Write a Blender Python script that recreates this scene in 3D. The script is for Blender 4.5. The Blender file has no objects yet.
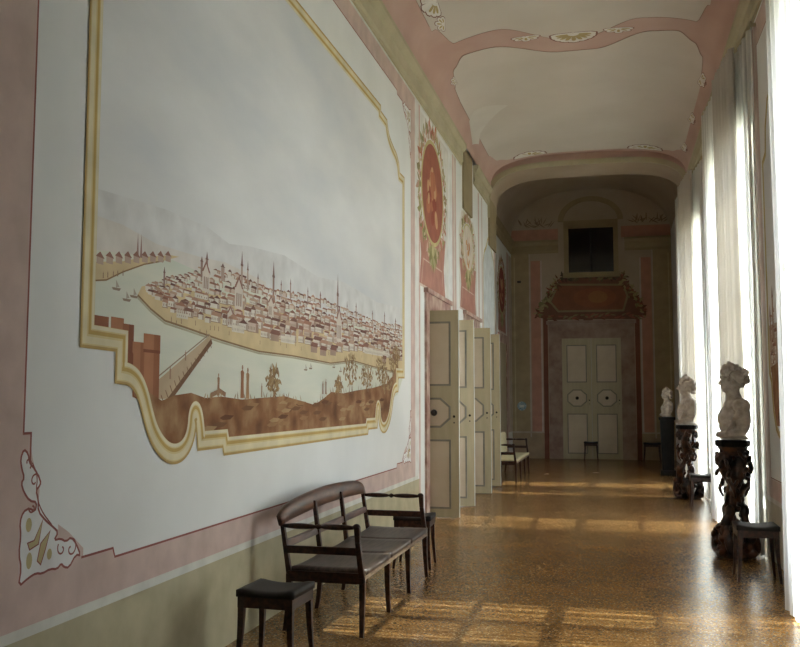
import bpy, bmesh, math, random
from mathutils import Vector, Matrix, noise as mnoise
PI = math.pi
sc = bpy.context.scene
COL = sc.collection

# ------------------------------------------------------------------ camera
cam_d = bpy.data.cameras.new('camera'); cam = bpy.data.objects.new('camera', cam_d); COL.objects.link(cam)
cam.location = (0, 0, 1.55)
cam.rotation_euler = (PI/2 + 0.0833, 0, 0.2346)
cam_d.sensor_fit = 'HORIZONTAL'; cam_d.sensor_width = 36; cam_d.lens = 902.11/800*36
cam_d.clip_start = .05; cam_d.clip_end = 300
sc.camera = cam
# ------------------------------------------------------------------ world, sun, exposure
sc.view_settings.view_transform = 'Standard'; sc.view_settings.look = 'None'
sc.view_settings.gamma = 1; sc.view_settings.use_curve_mapping = False
sc.view_settings.exposure = 1.0
world = bpy.data.worlds.new('sky'); sc.world = world; world.use_nodes = True
bg = world.node_tree.nodes['Background']
bg.inputs[0].default_value = (0.90, 0.925, 1.09, 1); bg.inputs[1].default_value = 9.6
sun_d = bpy.data.lights.new('sun', 'SUN'); sun = bpy.data.objects.new('sun', sun_d); COL.objects.link(sun)
sun_d.energy = 20.0; sun_d.angle = 0.004; sun_d.color = (1, .95, .86)
sun.rotation_euler = Vector((-1.0, 0.0, -1.12)).to_track_quat('-Z', 'Y').to_euler()
WINDOWS = [(5.75, 7.05), (9.85, 12.15), (14.95, 17.25)]
WZ0, WZ1 = .35, 4.45
for (a, b) in WINDOWS:      # daylight portals in the window openings
    l = bpy.data.lights.new('window_portal', 'AREA'); o = bpy.data.objects.new('window_portal', l); COL.objects.link(o)
    l.shape = 'RECTANGLE'; l.size = WZ1-WZ0; l.size_y = b-a
    o.location = (1.93, (a+b)/2, (WZ0+WZ1)/2); o.rotation_euler = (0, PI/2, 0)
    l.cycles.is_portal = True

# ------------------------------------------------------------------ materials
def new_mat(name):
    m = bpy.data.materials.new(name); m.use_nodes = True
    nt = m.node_tree; return m, nt, nt.nodes['Principled BSDF']
def noise_mat(name, c1, c2, scale=8, rough=.8, detail=6, stretch=(1,1,1), bump=0, spec=.3, metallic=0, coat=0, c3=None, lo=.35, hi=.65):
    m, nt, p = new_mat(name)
    tc = nt.nodes.new('ShaderNodeTexCoord'); mp = nt.nodes.new('ShaderNodeMapping'); mp.inputs['Scale'].default_value = stretch
    n = nt.nodes.new('ShaderNodeTexNoise'); n.inputs['Scale'].default_value = scale; n.inputs['Detail'].default_value = detail
    r = nt.nodes.new('ShaderNodeValToRGB')
    r.color_ramp.elements[0].position = lo; r.color_ramp.elements[1].position = hi
    r.color_ramp.elements[0].color = (*c1, 1); r.color_ramp.elements[1].color = (*c2, 1)
    if c3:
        e = r.color_ramp.elements.new(.5*(lo+hi)); e.color = (*c3, 1)
    nt.links.new(tc.outputs['Object'], mp.inputs[0]); nt.links.new(mp.outputs[0], n.inputs[0])
    nt.links.new(n.outputs['Fac'], r.inputs[0]); nt.links.new(r.outputs[0], p.inputs['Base Color'])
    p.inputs['Roughness'].default_value = rough; p.inputs['Specular IOR Level'].default_value = spec
    p.inputs['Metallic'].default_value = metallic; p.inputs['Coat Weight'].default_value = coat
    if bump:
        b = nt.nodes.new('ShaderNodeBump'); b.inputs['Strength'].default_value = bump; b.inputs['Distance'].default_value = .01
        nt.links.new(n.outputs['Fac'], b.inputs['Height']); nt.links.new(b.outputs[0], p.inputs['Normal'])
    return m
WHITE = (.75, .745, .72); PINK = (.60, .455, .395); PINKD = (.33, .14, .11); DADO = (.47, .42, .275); OCH = (.42, .36, .18)
M = {}
M['plaster'] = noise_mat('plaster_white', (.72,.72,.69), (.78,.78,.75), 1.3, .85)
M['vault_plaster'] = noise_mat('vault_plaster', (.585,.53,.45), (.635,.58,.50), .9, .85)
M['pink'] = noise_mat('plaster_pink', (.56,.40,.34), (.63,.47,.40), 1.2, .85, stretch=(1,1,2))
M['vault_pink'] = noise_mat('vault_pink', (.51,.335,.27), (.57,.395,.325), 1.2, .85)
M['stucco_ochre'] = noise_mat('stucco_ochre', (.42,.37,.235), (.49,.435,.29), 2, .8)
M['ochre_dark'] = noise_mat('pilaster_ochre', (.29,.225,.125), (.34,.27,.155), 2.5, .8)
M['shaded_plaster'] = noise_mat('end_plaster_shaded', (.40,.31,.215), (.45,.36,.26), 1.1, .85)  # white plaster darkened: shade of far bay and rib soffit put into the colour
M['exterior'] = noise_mat('exterior_stone', (.45,.43,.38), (.55,.52,.46), 2, .9)
M['ground'] = noise_mat('garden_gravel', (.38,.36,.28), (.46,.44,.35), .6, .95)
M['door'] = noise_mat('door_paint', (.43,.37,.23), (.49,.42,.27), 3, .5, stretch=(4,4,.5))
M['door_panel'] = noise_mat('door_panel_paint', (.54,.45,.32), (.60,.51,.37), 3, .5)
M['door_mould'] = noise_mat('door_moulding', (.20,.19,.145), (.26,.24,.19), 6, .5)
M['door_edge'] = noise_mat('door_edge', (.50,.53,.47), (.58,.60,.54), 4, .5)
M['iron'] = noise_mat('dark_iron', (.02,.018,.015), (.05,.04,.03), 20, .4, metallic=.6)
M['marble_pink'] = noise_mat('pink_marble', (.30,.15,.12), (.58,.45,.37), 5, .4, detail=10, bump=0, c3=(.44,.28,.22))
M['marble_dim'] = noise_mat('dim_marble', (.25,.15,.11), (.37,.27,.20), 4, .5, detail=8)
M['seat_edge'] = noise_mat('worn_seat_edge', (.12,.08,.05), (.24,.17,.11), 12, .5, stretch=(6,1,6))
M['wood'] = noise_mat('dark_walnut', (.016,.006,.0035), (.065,.024,.012), 5, .4, stretch=(6,.8,6), spec=.35)
M['wood_red'] = noise_mat('crest_walnut', (.035,.014,.008), (.13,.055,.03), 5, .34, stretch=(6,.8,6), spec=.5)
M['carved'] = noise_mat('carved_walnut', (.012,.006,.004), (.15,.055,.02), 9, .36, spec=.5, lo=.42, hi=.75)
M['black_wood'] = noise_mat('black_wood', (.006,.006,.006), (.016,.014,.012), 8, .6, spec=.12)
M['leather'] = noise_mat('worn_brown_leather', (.04,.026,.020), (.10,.07,.055), 9, .42, stretch=(6,.7,1), spec=.5)
M['leather_dark'] = noise_mat('black_leather', (.008,.006,.005), (.02,.015,.012), 12, .5, spec=.25)
M['cream'] = noise_mat('cream_upholstery', (.52,.46,.27), (.62,.56,.36), 14, .85)
M['marble'] = noise_mat('weathered_marble', (.40,.34,.29), (.60,.54,.47), 14, .65, bump=.3)
M['frame_wood'] = noise_mat('window_paint', (.42,.44,.42), (.5,.52,.5), 6, .5)
M['dark_glass'] = noise_mat('dark_pane', (.006,.007,.008), (.012,.013,.014), 3, .15, spec=.6)
M['sign'] = noise_mat('blue_sign', (.10,.22,.24), (.45,.52,.50), 30, .5)
M['shell'] = noise_mat('brass_dark', (.10,.06,.02), (.2,.13,.05), 20, .35, metallic=.8)

def floor_mat():
    m, nt, p = new_mat('terrazzo_floor')
    tc = nt.nodes.new('ShaderNodeTexCoord')
    v = nt.nodes.new('ShaderNodeTexVoronoi'); v.inputs['Scale'].default_value = 95
    v2 = nt.nodes.new('ShaderNodeTexNoise'); v2.inputs['Scale'].default_value = 1.6; v2.inputs['Detail'].default_value = 3
    v3 = nt.nodes.new('ShaderNodeTexNoise'); v3.inputs['Scale'].default_value = 26; v3.inputs['Detail'].default_value = 3
    for n in (v, v2, v3): nt.links.new(tc.outputs['Object'], n.inputs['Vector'])
    r = nt.nodes.new('ShaderNodeValToRGB'); cr = r.color_ramp
    cr.elements[0].position = 0; cr.elements[0].color = (.17,.085,.028,1)
    cr.elements[1].position = 1; cr.elements[1].color = (.52,.36,.18,1)
    for pos, c in ((.3,(.23,.12,.04)), (.62,(.265,.14,.048)), (.88,(.31,.175,.065))):
        e = cr.elements.new(pos); e.color = (*c, 1)
    sep = nt.nodes.new('ShaderNodeSeparateColor'); nt.links.new(v.outputs['Color'], sep.inputs[0])
    nt.links.new(sep.outputs[0], r.inputs[0])
    r2 = nt.nodes.new('ShaderNodeValToRGB'); r2.color_ramp.elements[0].position = .35; r2.color_ramp.elements[1].position = .7
    r2.color_ramp.elements[0].color = (.88,.85,.83,1); r2.color_ramp.elements[1].color = (1.08,1.07,1.04,1)
    nt.links.new(v2.outputs['Fac'], r2.inputs[0])
    mx = nt.nodes.new('ShaderNodeMix'); mx.data_type = 'RGBA'; mx.blend_type = 'MULTIPLY'; mx.inputs[0].default_value = 1
    nt.links.new(r.outputs[0], mx.inputs[6]); nt.links.new(r2.outputs[0], mx.inputs[7]); nt.links.new(mx.outputs[2], p.inputs['Base Color'])
    mr = nt.nodes.new('ShaderNodeMapRange'); mr.inputs['To Min'].default_value = .20; mr.inputs['To Max'].default_value = .30
    nt.links.new(v2.outputs['Fac'], mr.inputs['Value']); nt.links.new(mr.outputs[0], p.inputs['Roughness'])
    b = nt.nodes.new('ShaderNodeBump'); b.inputs['Strength'].default_value = .06; b.inputs['Distance'].default_value = .004
    nt.links.new(v3.outputs['Fac'], b.inputs['Height']); nt.links.new(b.outputs[0], p.inputs['Normal'])
    p.inputs['Specular IOR Level'].default_value = .5
    return m
M['floor'] = floor_mat()

def curtain_mat():
    m = bpy.data.materials.new('sheer_curtain'); m.use_nodes = True; nt = m.node_tree
    for n in list(nt.nodes): nt.nodes.remove(n)
    out = nt.nodes.new('ShaderNodeOutputMaterial')
    d = nt.nodes.new('ShaderNodeBsdfDiffuse'); d.inputs[0].default_value = (.68,.65,.58,1)
    t = nt.nodes.new('ShaderNodeBsdfTranslucent'); t.inputs[0].default_value = (.74,.75,.72,1)
    tr = nt.nodes.new('ShaderNodeBsdfTransparent'); tr.inputs[0].default_value = (.95,.97,.96,1)
    a = nt.nodes.new('ShaderNodeMixShader'); a.inputs[0].default_value = .55
    nt.links.new(d.outputs[0], a.inputs[1]); nt.links.new(t.outputs[0], a.inputs[2])
    lw = nt.nodes.new('ShaderNodeLayerWeight'); lw.inputs[0].default_value = .35      # weave closes up when seen edge-on
    mr = nt.nodes.new('ShaderNodeMapRange'); mr.inputs['From Min'].default_value = .02; mr.inputs['From Max'].default_value = .38
    mr.inputs['To Min'].default_value = .60; mr.inputs['To Max'].default_value = .03
    nt.links.new(lw.outputs['Facing'], mr.inputs['Value'])
    b = nt.nodes.new('ShaderNodeMixShader'); nt.links.new(mr.outputs[0], b.inputs[0])
    nt.links.new(a.outputs[0], b.inputs[1]); nt.links.new(tr.outputs[0], b.inputs[2]); nt.links.new(b.outputs[0], out.inputs[0])
    return m
M['curtain'] = curtain_mat()
def lining_mat():
    m = bpy.data.materials.new('heavy_lining'); m.use_nodes = True; nt = m.node_tree
    for n in list(nt.nodes): nt.nodes.remove(n)
    out = nt.nodes.new('ShaderNodeOutputMaterial'); d = nt.nodes.new('ShaderNodeBsdfDiffuse'); d.inputs[0].default_value = (.60,.55,.48,1)
    t = nt.nodes.new('ShaderNodeBsdfTranslucent'); t.inputs[0].default_value = (.45,.42,.37,1)
    a = nt.nodes.new('ShaderNodeMixShader'); a.inputs[0].default_value = .22
    nt.links.new(d.outputs[0], a.inputs[1]); nt.links.new(t.outputs[0], a.inputs[2]); nt.links.new(a.outputs[0], out.inputs[0])
    return m
M['lining'] = lining_mat()
def glass_mat():
    m = bpy.data.materials.new('window_glass'); m.use_nodes = True; nt = m.node_tree
    for n in list(nt.nodes): nt.nodes.remove(n)
    out = nt.nodes.new('ShaderNodeOutputMaterial'); t = nt.nodes.new('ShaderNodeBsdfTransparent'); t.inputs[0].default_value = (.93,.96,.95,1)
    g = nt.nodes.new('ShaderNodeBsdfGlossy'); g.inputs['Roughness'].default_value = .02
    mx = nt.nodes.new('ShaderNodeMixShader'); mx.inputs[0].default_value = .06
    nt.links.new(t.outputs[0], mx.inputs[1]); nt.links.new(g.outputs[0], mx.inputs[2]); nt.links.new(mx.outputs[0], out.inputs[0])
    return m
M['glass'] = glass_mat()
def paint_mat():
    m, nt, p = new_mat('wall_paint_colours')
    at = nt.nodes.new('ShaderNodeAttribute'); at.attribute_name = 'Col'
    tc = nt.nodes.new('ShaderNodeTexCoord'); n = nt.nodes.new('ShaderNodeTexNoise'); n.inputs['Scale'].default_value = 5; n.inputs['Detail'].default_value = 9
    nt.links.new(tc.outputs['Object'], n.inputs[0])
    r = nt.nodes.new('ShaderNodeValToRGB'); r.color_ramp.elements[0].position = .3; r.color_ramp.elements[1].position = .7
    r.color_ramp.elements[0].color = (.86,.85,.84,1); r.color_ramp.elements[1].color = (1.08,1.08,1.08,1)
    nt.links.new(n.outputs['Fac'], r.inputs[0])
    mx = nt.nodes.new('ShaderNodeMix'); mx.data_type = 'RGBA'; mx.blend_type = 'MULTIPLY'; mx.inputs[0].default_value = 1
    nt.links.new(at.outputs['Color'], mx.inputs[6]); nt.links.new(r.outputs[0], mx.inputs[7]); nt.links.new(mx.outputs[2], p.inputs['Base Color'])
    p.inputs['Roughness'].default_value = .85; p.inputs['Specular IOR Level'].default_value = .25
    return m
M['paint'] = paint_mat()
M['fresco_sky'] = noise_mat('fresco_sky', (.60,.61,.62), (.79,.785,.765), .9, .85, detail=9, stretch=(1,.55,1.5), c3=(.70,.695,.68), lo=.3, hi=.68)
M['fresco_earth'] = noise_mat('fresco_earth', (.15,.065,.028), (.42,.26,.13), 4.5, .85, detail=10, c3=(.27,.125,.055), lo=.3, hi=.7)
M['fresco_water'] = noise_mat('fresco_water', (.62,.64,.54), (.71,.70,.59), 2.0, .85, stretch=(1,.5,3), detail=6)

# ------------------------------------------------------------------ helpers
def link(name, me, mats, parent=None, smooth=False):
    o = bpy.data.objects.new(name, me); COL.objects.link(o)
    for m in (mats if isinstance(mats, (list, tuple)) else [mats]): me.materials.append(M[m] if isinstance(m, str) else m)
    if parent is not None: o.parent = parent
    if smooth:
        for p in me.polygons: p.use_smooth = True
    return o
def tag(o, label=None, cat=None, group=None, kind=None):
    if label: o['label'] = label
    if cat: o['category'] = cat
    if group: o['group'] = group
    if kind: o['kind'] = kind
    return o
def empty(name, loc, label, cat, group=None, rz=0):
    o = bpy.data.objects.new(name, None); COL.objects.link(o); o.location = loc; o.rotation_euler = (0,0,rz); o.empty_display_size = .1
    return tag(o, label, cat, group)
def copy_tree(o, parent=None):
    c = o.copy(); COL.objects.link(c); c.parent = parent
    for ch in list(o.children): copy_tree(ch, c)
    return c
class MB:
    def __init__(s): s.bm = bmesh.new()
    def box(s, x0, x1, y0, y1, z0, z1):
        v = [s.bm.verts.new(p) for p in ((x0,y0,z0),(x1,y0,z0),(x1,y1,z0),(x0,y1,z0),(x0,y0,z1),(x1,y0,z1),(x1,y1,z1),(x0,y1,z1))]
        for f in ((3,2,1,0),(4,5,6,7),(0,1,5,4),(1,2,6,5),(2,3,7,6),(3,0,4,7)): s.bm.faces.new([v[i] for i in f])
        return s
    def hull(s, bottom, top):       # loft between two equal loops
        a = [s.bm.verts.new(p) for p in bottom]; b = [s.bm.verts.new(p) for p in top]; n = len(a)
        s.bm.faces.new(a[::-1]); s.bm.faces.new(b)
        for i in range(n): s.bm.faces.new((a[i], a[(i+1)%n], b[(i+1)%n], b[i]))
        return s
    def tube(s, path, radii, seg=10, flat=(1,1), cap=True):
        path = [Vector(p) for p in path]; rings = []
        if not isinstance(radii, (list, tuple)): radii = [radii]*len(path)
        prev = None
        for i, p in enumerate(path):
            t = (path[min(i+1, len(path)-1)] - path[max(i-1, 0)]).normalized()
            if prev is None: u = t.orthogonal().normalized() if abs(t.z) < .99 else Vector((1,0,0))
            else: u = (prev - t*prev.dot(t)).normalized()
            prev = u; w = t.cross(u)
            rings.append([s.bm.verts.new(p + (u*math.cos(2*PI*k/seg)*flat[0] + w*math.sin(2*PI*k/seg)*flat[1])*radii[i]) for k in range(seg)])
        for a, b in zip(rings, rings[1:]):
            for k in range(seg): s.bm.faces.new((a[k], a[(k+1)%seg], b[(k+1)%seg], b[k]))
        if cap: s.bm.faces.new(rings[0][::-1]); s.bm.faces.new(rings[-1])
        return s
    def lathe(s, prof, c=(0,0,0), seg=24):
        rings = [[s.bm.verts.new((c[0]+r*math.cos(2*PI*k/seg), c[1]+r*math.sin(2*PI*k/seg), c[2]+z)) for k in range(seg)] for r, z in prof]
        for a, b in zip(rings, rings[1:]):
            for k in range(seg): s.bm.faces.new((a[k], a[(k+1)%seg], b[(k+1)%seg], b[k]))
        s.bm.faces.new(rings[0][::-1]); s.bm.faces.new(rings[-1]); return s
    def ell(s, c, r, rot=(0,0,0), seg=16):
        mt = Matrix.Translation(Vector(c)) @ Matrix.Rotation(rot[2],4,'Z') @ Matrix.Rotation(rot[1],4,'Y') @ Matrix.Rotation(rot[0],4,'X') @ Matrix.Diagonal((*r,1))
        nv = max(8, seg//2+2); top = s.bm.verts.new(mt @ Vector((0,0,1))); bot = s.bm.verts.new(mt @ Vector((0,0,-1)))
        rs = [[s.bm.verts.new(mt @ Vector((math.sin(PI*i/nv)*math.cos(2*PI*k/seg), math.sin(PI*i/nv)*math.sin(2*PI*k/seg), math.cos(PI*i/nv)))) for k in range(seg)] for i in range(1, nv)]
        for k in range(seg):
            j = (k+1) % seg
            s.bm.faces.new((top, rs[0][k], rs[0][j])); s.bm.faces.new((bot, rs[-1][j], rs[-1][k]))
            for a, b in zip(rs, rs[1:]): s.bm.faces.new((a[k], b[k], b[j], a[j]))
        return s
    def extrude_xz(s, pts, y0, y1):   # closed (x,z) loop swept along y
        return s.hull([(x, y0, z) for x, z in pts], [(x, y1, z) for x, z in pts])
    def build(s, name, mats, parent=None, smooth=False, bevel=0):
        bmesh.ops.recalc_face_normals(s.bm, faces=s.bm.faces[:])
        me = bpy.data.meshes.new(name); s.bm.to_mesh(me); s.bm.free()
        o = link(name, me, mats, parent, smooth)
        if bevel:
            b = o.modifiers.new('bevel', 'BEVEL'); b.width = bevel; b.segments = 2; b.limit_method = 'ANGLE'
        return o
def struct(o): o['kind'] = 'structure'; return o
def remeshed(mb, name, mats, parent=None, voxel=.01, smooth_it=4, fac=.5, disp=0, seed=0):
    me = bpy.data.meshes.new(name); mb.bm.to_mesh(me); mb.bm.free()
    o = link(name, me, mats, parent, True)
    r = o.modifiers.new('union', 'REMESH'); r.mode = 'VOXEL'; r.voxel_size = voxel; r.use_smooth_shade = True
    sm = o.modifiers.new('smooth', 'SMOOTH'); sm.iterations = smooth_it; sm.factor = fac
    if disp:
        tx = bpy.data.textures.new('chisel', 'CLOUDS'); tx.noise_scale = .03
        d = o.modifiers.new('chisel', 'DISPLACE'); d.texture = tx; d.strength = disp*2; d.texture_coords = 'LOCAL'
    return o

# painted wall decoration: flat coloured shapes lying on a wall plane
def PLANE(kind):
    return {'L': lambda u, v, o: (-2.42+o, u, v), 'L2': lambda u, v, o: (-2.67+o, u, v),
            'R': lambda u, v, o: (1.443-o, u, v), 'E': lambda u, v, o: (u, 23.94-o, v)}[kind]
class Paint:
    def __init__(s, plane, base=0.001): s.P = PLANE(plane); s.items = []; s.base = base; s.mats = ['paint']
    def poly(s, pts, col, lv=0, mat='paint'):
        if mat not in s.mats: s.mats.append(mat)
        s.items.append((pts, col, lv, s.mats.index(mat))); return s
    def rect(s, u0, u1, v0, v1, col, lv=0, mat='paint'): return s.poly([(u0,v0),(u1,v0),(u1,v1),(u0,v1)], col, lv, mat)
    def line(s, path, w, col, lv=0, closed=False, off=0):
        n = len(path); P = [Vector(p) for p in path]; L = []; R = []
        for i in range(n):
            if closed: a, b = P[i-1], P[(i+1)%n]
            else: a, b = P[max(i-1,0)], P[min(i+1,n-1)]
            d1 = (P[i]-a); d2 = (b-P[i])
            if d1.length < 1e-9: d1 = d2
            if d2.length < 1e-9: d2 = d1
            d1.normalize(); d2.normalize()
            n1 = Vector((-d1.y, d1.x)); n2 = Vector((-d2.y, d2.x)); mt = (n1+n2)
            if mt.length < .2: mt = n1
            mt.normalize(); k = 1/max(.5, mt.dot(n1))
            L.append(P[i]+mt*k*(off+w/2)); R.append(P[i]+mt*k*(off-w/2))
        rng = range(n) if closed else range(n-1)
        for i in rng:
            j = (i+1)%n; s.poly([tuple(R[i]), tuple(R[j]), tuple(L[j]), tuple(L[i])], col, lv)
        return s
    def ellipse(s, c, ru, rv, col, lv=0, n=28, rot=0, mat='paint'):
        cr, sr = math.cos(rot), math.sin(rot)
        return s.poly([(c[0]+ru*math.cos(t)*cr-rv*math.sin(t)*sr, c[1]+ru*math.cos(t)*sr+rv*math.sin(t)*cr) for t in [2*PI*k/n for k in range(n)]], col, lv, mat)
    def leaf(s, p, ang, ln, w, col, lv=0):
        c, q = math.cos(ang), math.sin(ang)
        return s.poly([(p[0]+a*c-b*q, p[1]+a*q+b*c) for a, b in ((0,0),(ln*.3,w*.5),(ln*.65,w*.42),(ln,0),(ln*.6,-w*.3),(ln*.3,-w*.45))], col, lv)
    def build(s, name, parent=None, smooth=False):
        bm = bmesh.new(); cl = bm.loops.layers.float_color.new('Col')
        for k_, (pts, col, lv, mi) in enumerate(s.items):
            try: f = bm.faces.new([bm.verts.new(s.P(u, v, s.base+lv*.00009+(k_ % 30)*.0000025)) for u, v in pts])
            except ValueError: continue
            f.material_index = mi
            for l in f.loops: l[cl] = (*col, 1)
        me = bpy.data.meshes.new(name); bm.to_mesh(me); bm.free()
        return link(name, me, s.mats, parent)
random.seed(7)

# ================================================================== STRUCTURE
XL, XR, YE = -2.42, 1.443, 23.94
struct(MB().box(-3.4, 1.95, -1.6, 24.4, -.2, 0).build('floor', 'floor'))
struct(MB().box(1.95, 60, -40, 70, -1.3, -1.2).build('ground', 'ground'))
wl = MB()
for a, b, z0 in ((-1.5,11.7,0),(11.7,13.08,2.72),(13.08,14.8,0),(14.8,16.1,2.72),(16.1,18.72,0)): wl.box(-2.72, XL, a, b, z0, 7.6)
wl.box(-3.0, -2.67, 18.72, 24.3, 0, 7.6); wl.box(-3.3, -3.0, 11.0, 17, 0, 4)
struct(wl.build('wall_left', 'plaster'))
wr = MB(); ys = [-1.5]
for a, b in WINDOWS: ys += [a, b]
ys.append(24.3)
for i in range(0, len(ys), 2): wr.box(XR, 1.88, ys[i], ys[i+1], 0, 7.6)
for a, b in WINDOWS: wr.box(XR, 1.88, a, b, WZ1, 7.6); wr.box(XR+.12, 1.88, a, b, 0, WZ0)
struct(wr.build('wall_right', 'plaster'))
struct(MB().box(-3.0, 1.95, YE, 24.3, 0, 7.6).build('wall_end', 'shaded_plaster'))
struct(MB().box(-3.0, 1.95, -1.8, -1.5, 0, 7.6).build('wall_back', 'ochre_dark'))
# vault over the main stretch
CX, RX, ZS, RZ, NN = -.49, 1.86, 5.72, .63, 3.1
def vz(x, cx=CX, rx=RX, zs=ZS, rz=RZ, n=NN):
    t = min(1, abs(x-cx)/rx); return zs + rz*(max(0, 1-t**n))**(1/n)
def arc(cx, rx, zs, rz, n, k=48):
    out = []
    for i in range(k+1):
        t = PI*i/k; c, s = math.cos(t), math.sin(t)
        out.append((cx - rx*math.copysign(abs(c)**(2/n), c), zs + rz*abs(s)**(2/n)))
    return out
ce = MB()
def shell(mb, prof, y0, y1, th=.08):
    ring = lambda y, d: [mb.bm.verts.new((x, y, z+d)) for x, z in prof]
    a, b = ring(y0, 0), ring(y1, 0)
    for i in range(len(a)-1): mb.bm.faces.new((a[i], a[i+1], b[i+1], b[i]))
shell(ce, arc(CX, RX, ZS, RZ, NN), -1.5, 17.66)
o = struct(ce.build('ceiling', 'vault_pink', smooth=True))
ce = MB(); shell(ce, arc(-.61, 2.06, 5.72, 1.35, 2.3), 18.70, YE)
struct(ce.build('ceiling.001', 'shaded_plaster', smooth=True))
struct(MB().box(-3.0, 1.95, -1.8, 24.3, 7.6, 7.7).build('ceiling.002', 'exterior'))
# transverse rib
def rib_block(inner, y0, y1, ztop):
    mb = MB(); n = len(inner)
    f = [mb.bm.verts.new((x, y0, z)) for x, z in inner]; b = [mb.bm.verts.new((x, y1, z)) for x, z in inner]
    ft = [mb.bm.verts.new((x, y0, ztop)) for x, z in inner]; bt = [mb.bm.verts.new((x, y1, ztop)) for x, z in inner]
    for i in range(n-1):
        mb.bm.faces.new((f[i], f[i+1], ft[i+1], ft[i])); mb.bm.faces.new((b[i], b[i+1], bt[i+1], bt[i])); mb.bm.faces.new((f[i], f[i+1], b[i+1], b[i]))
    return mb
ribp = [(-2.72, 5.0)] + arc(-.5, 1.9, 5.15, .98, 4, 40) + [(1.5, 5.0)]
rb = struct(rib_block(ribp, 17.66, 18.7, 7.6).build('trim_1', ['vault_pink', 'shaded_plaster']))
for p_ in rb.data.polygons:
    if abs(p_.normal.y) < .5: p_.material_index = 1
edge = MB(); inner = arc(-.5, 1.88, 5.15, .96, 4, 40); outer = arc(-.5, 1.96, 5.15, 1.06, 4, 40)
for i in range(40):
    edge.hull([(inner[i][0],17.62,inner[i][1]),(inner[i+1][0],17.62,inner[i+1][1]),(outer[i+1][0],17.62,outer[i+1][1]),(outer[i][0],17.62,outer[i][1])],
              [(inner[i][0],17.66,inner[i][1]),(inner[i+1][0],17.66,inner[i+1][1]),(outer[i+1][0],17.66,outer[i+1][1]),(outer[i][0],17.66,outer[i][1])])
struct(edge.build('trim_2', 'stucco_ochre'))
# cornices
cp = [(0,5.39),(.022,5.39),(.022,5.43),(.04,5.45),(.04,5.60),(.065,5.62),(.10,5.68),(.10,5.73),(0,5.73)]
struct(MB().extrude_xz([(XL+a, z) for a, z in cp], -1.5, 14.45).build('trim_3', 'stucco_ochre'))
struct(MB().extrude_xz([(XL+a, z) for a, z in cp], 15.75, 17.64).build('trim_3', 'stucco_ochre'))
struct(MB().extrude_xz([(XR-a, z) for a, z in cp], -1.5, 17.64).build('trim_4', 'stucco_ochre'))
for x0, x1 in ((-2.66, -1.42), (.28, 1.44)):
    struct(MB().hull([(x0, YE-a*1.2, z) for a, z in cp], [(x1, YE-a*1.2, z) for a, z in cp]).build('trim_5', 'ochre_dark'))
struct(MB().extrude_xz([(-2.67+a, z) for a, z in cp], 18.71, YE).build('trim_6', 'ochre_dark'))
# corbel-like pilaster heads on the left wall
for y0, y1, z0, z1, pj in ((14.56, 15.45, 4.70, 5.74, .035), (17.66, 18.7, 4.6, 5.7, .035)):
    mb = MB().box(XL-.01, XL+pj, y0, y1, z0, z1)
    struct(mb.build('trim_7', 'ochre_dark'))
# ---- painted vault compartments
def compart(name, f0, f1, xa, xb, lift, mat, ny=40, nx=80):
    bm = bmesh.new(); rows = []
    for i in range(nx+1):
        q = i/nx; th = -math.cos(PI*q)      # denser at the haunches
        x = (xa+xb)/2 + (xb-xa)/2*th
        y0, y1 = f0(x), f1(x)
        if y1 < y0: y0 = y1 = (y0+y1)/2
        # offset inward along the surface normal
        e = 1e-3; dz = (vz(x+e)-vz(x-e))/(2*e); nrm = Vector((dz, -1)).normalized()
        rows.append([bm.verts.new((x+nrm.x*lift, y0+(y1-y0)*j/ny, vz(x)+nrm.y*lift)) for j in range(ny+1)])
    for a, b in zip(rows, rows[1:]):
        for j in range(ny): bm.faces.new((a[j], a[j+1], b[j+1], b[j]))
    me = bpy.data.meshes.new(name); bm.to_mesh(me); bm.free()
    return struct(link(name, me, mat, smooth=True))
def interp(tab):
    def f(x):
        if x <= tab[0][0]: return tab[0][1]
        for (a, b), (c, d) in zip(tab, tab[1:]):
            if x <= c:
                t = (x-a)/(c-a) if c > a else 0; t = t*t*(3-2*t); return b+(d-b)*t
        return tab[-1][1]
    return f
def lin(tab):
    def f(x):
        if x <= tab[0][0]: return tab[0][1]
        for (a, b), (c, d) in zip(tab, tab[1:]):
            if x <= c: return b+(d-b)*((x-a)/(c-a) if c > a else 0)
        return tab[-1][1]
    return f
back1 = interp([(-2.12,10.75),(-1.99,11.38),(-1.42,11.32),(-.62,11.86),(-.29,11.86),(.40,11.38),(.70,11.36),(1.06,11.36),(1.14,10.8)])
front1 = lambda x: 18.2 - back1(x) - .0 - 5.0
front2 = interp([(-2.235,13.3),(-2.22,12.75),(-2.13,12.15),(-1.94,11.86),(-1.60,11.86),(-.66,12.33),(-.20,12.33),(.55,11.80),(.86,11.74),(1.08,12.0),(1.21,12.35),(1.275,13.3)])
back2 = interp([(-2.235,16.5),(-2.15,17.1),(-1.95,17.38),(-1.6,17.5),(.8,17.5),(1.1,17.3),(1.22,17.0),(1.275,16.5)])
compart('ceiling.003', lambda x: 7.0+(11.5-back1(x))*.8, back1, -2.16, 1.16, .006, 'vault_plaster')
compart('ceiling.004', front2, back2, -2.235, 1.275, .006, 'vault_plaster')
compart('ceiling.005', lambda x: .6, lambda x: 6.0-(11.5-back1(x))*.8, -2.16, 1.16, .006, 'vault_plaster')
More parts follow.
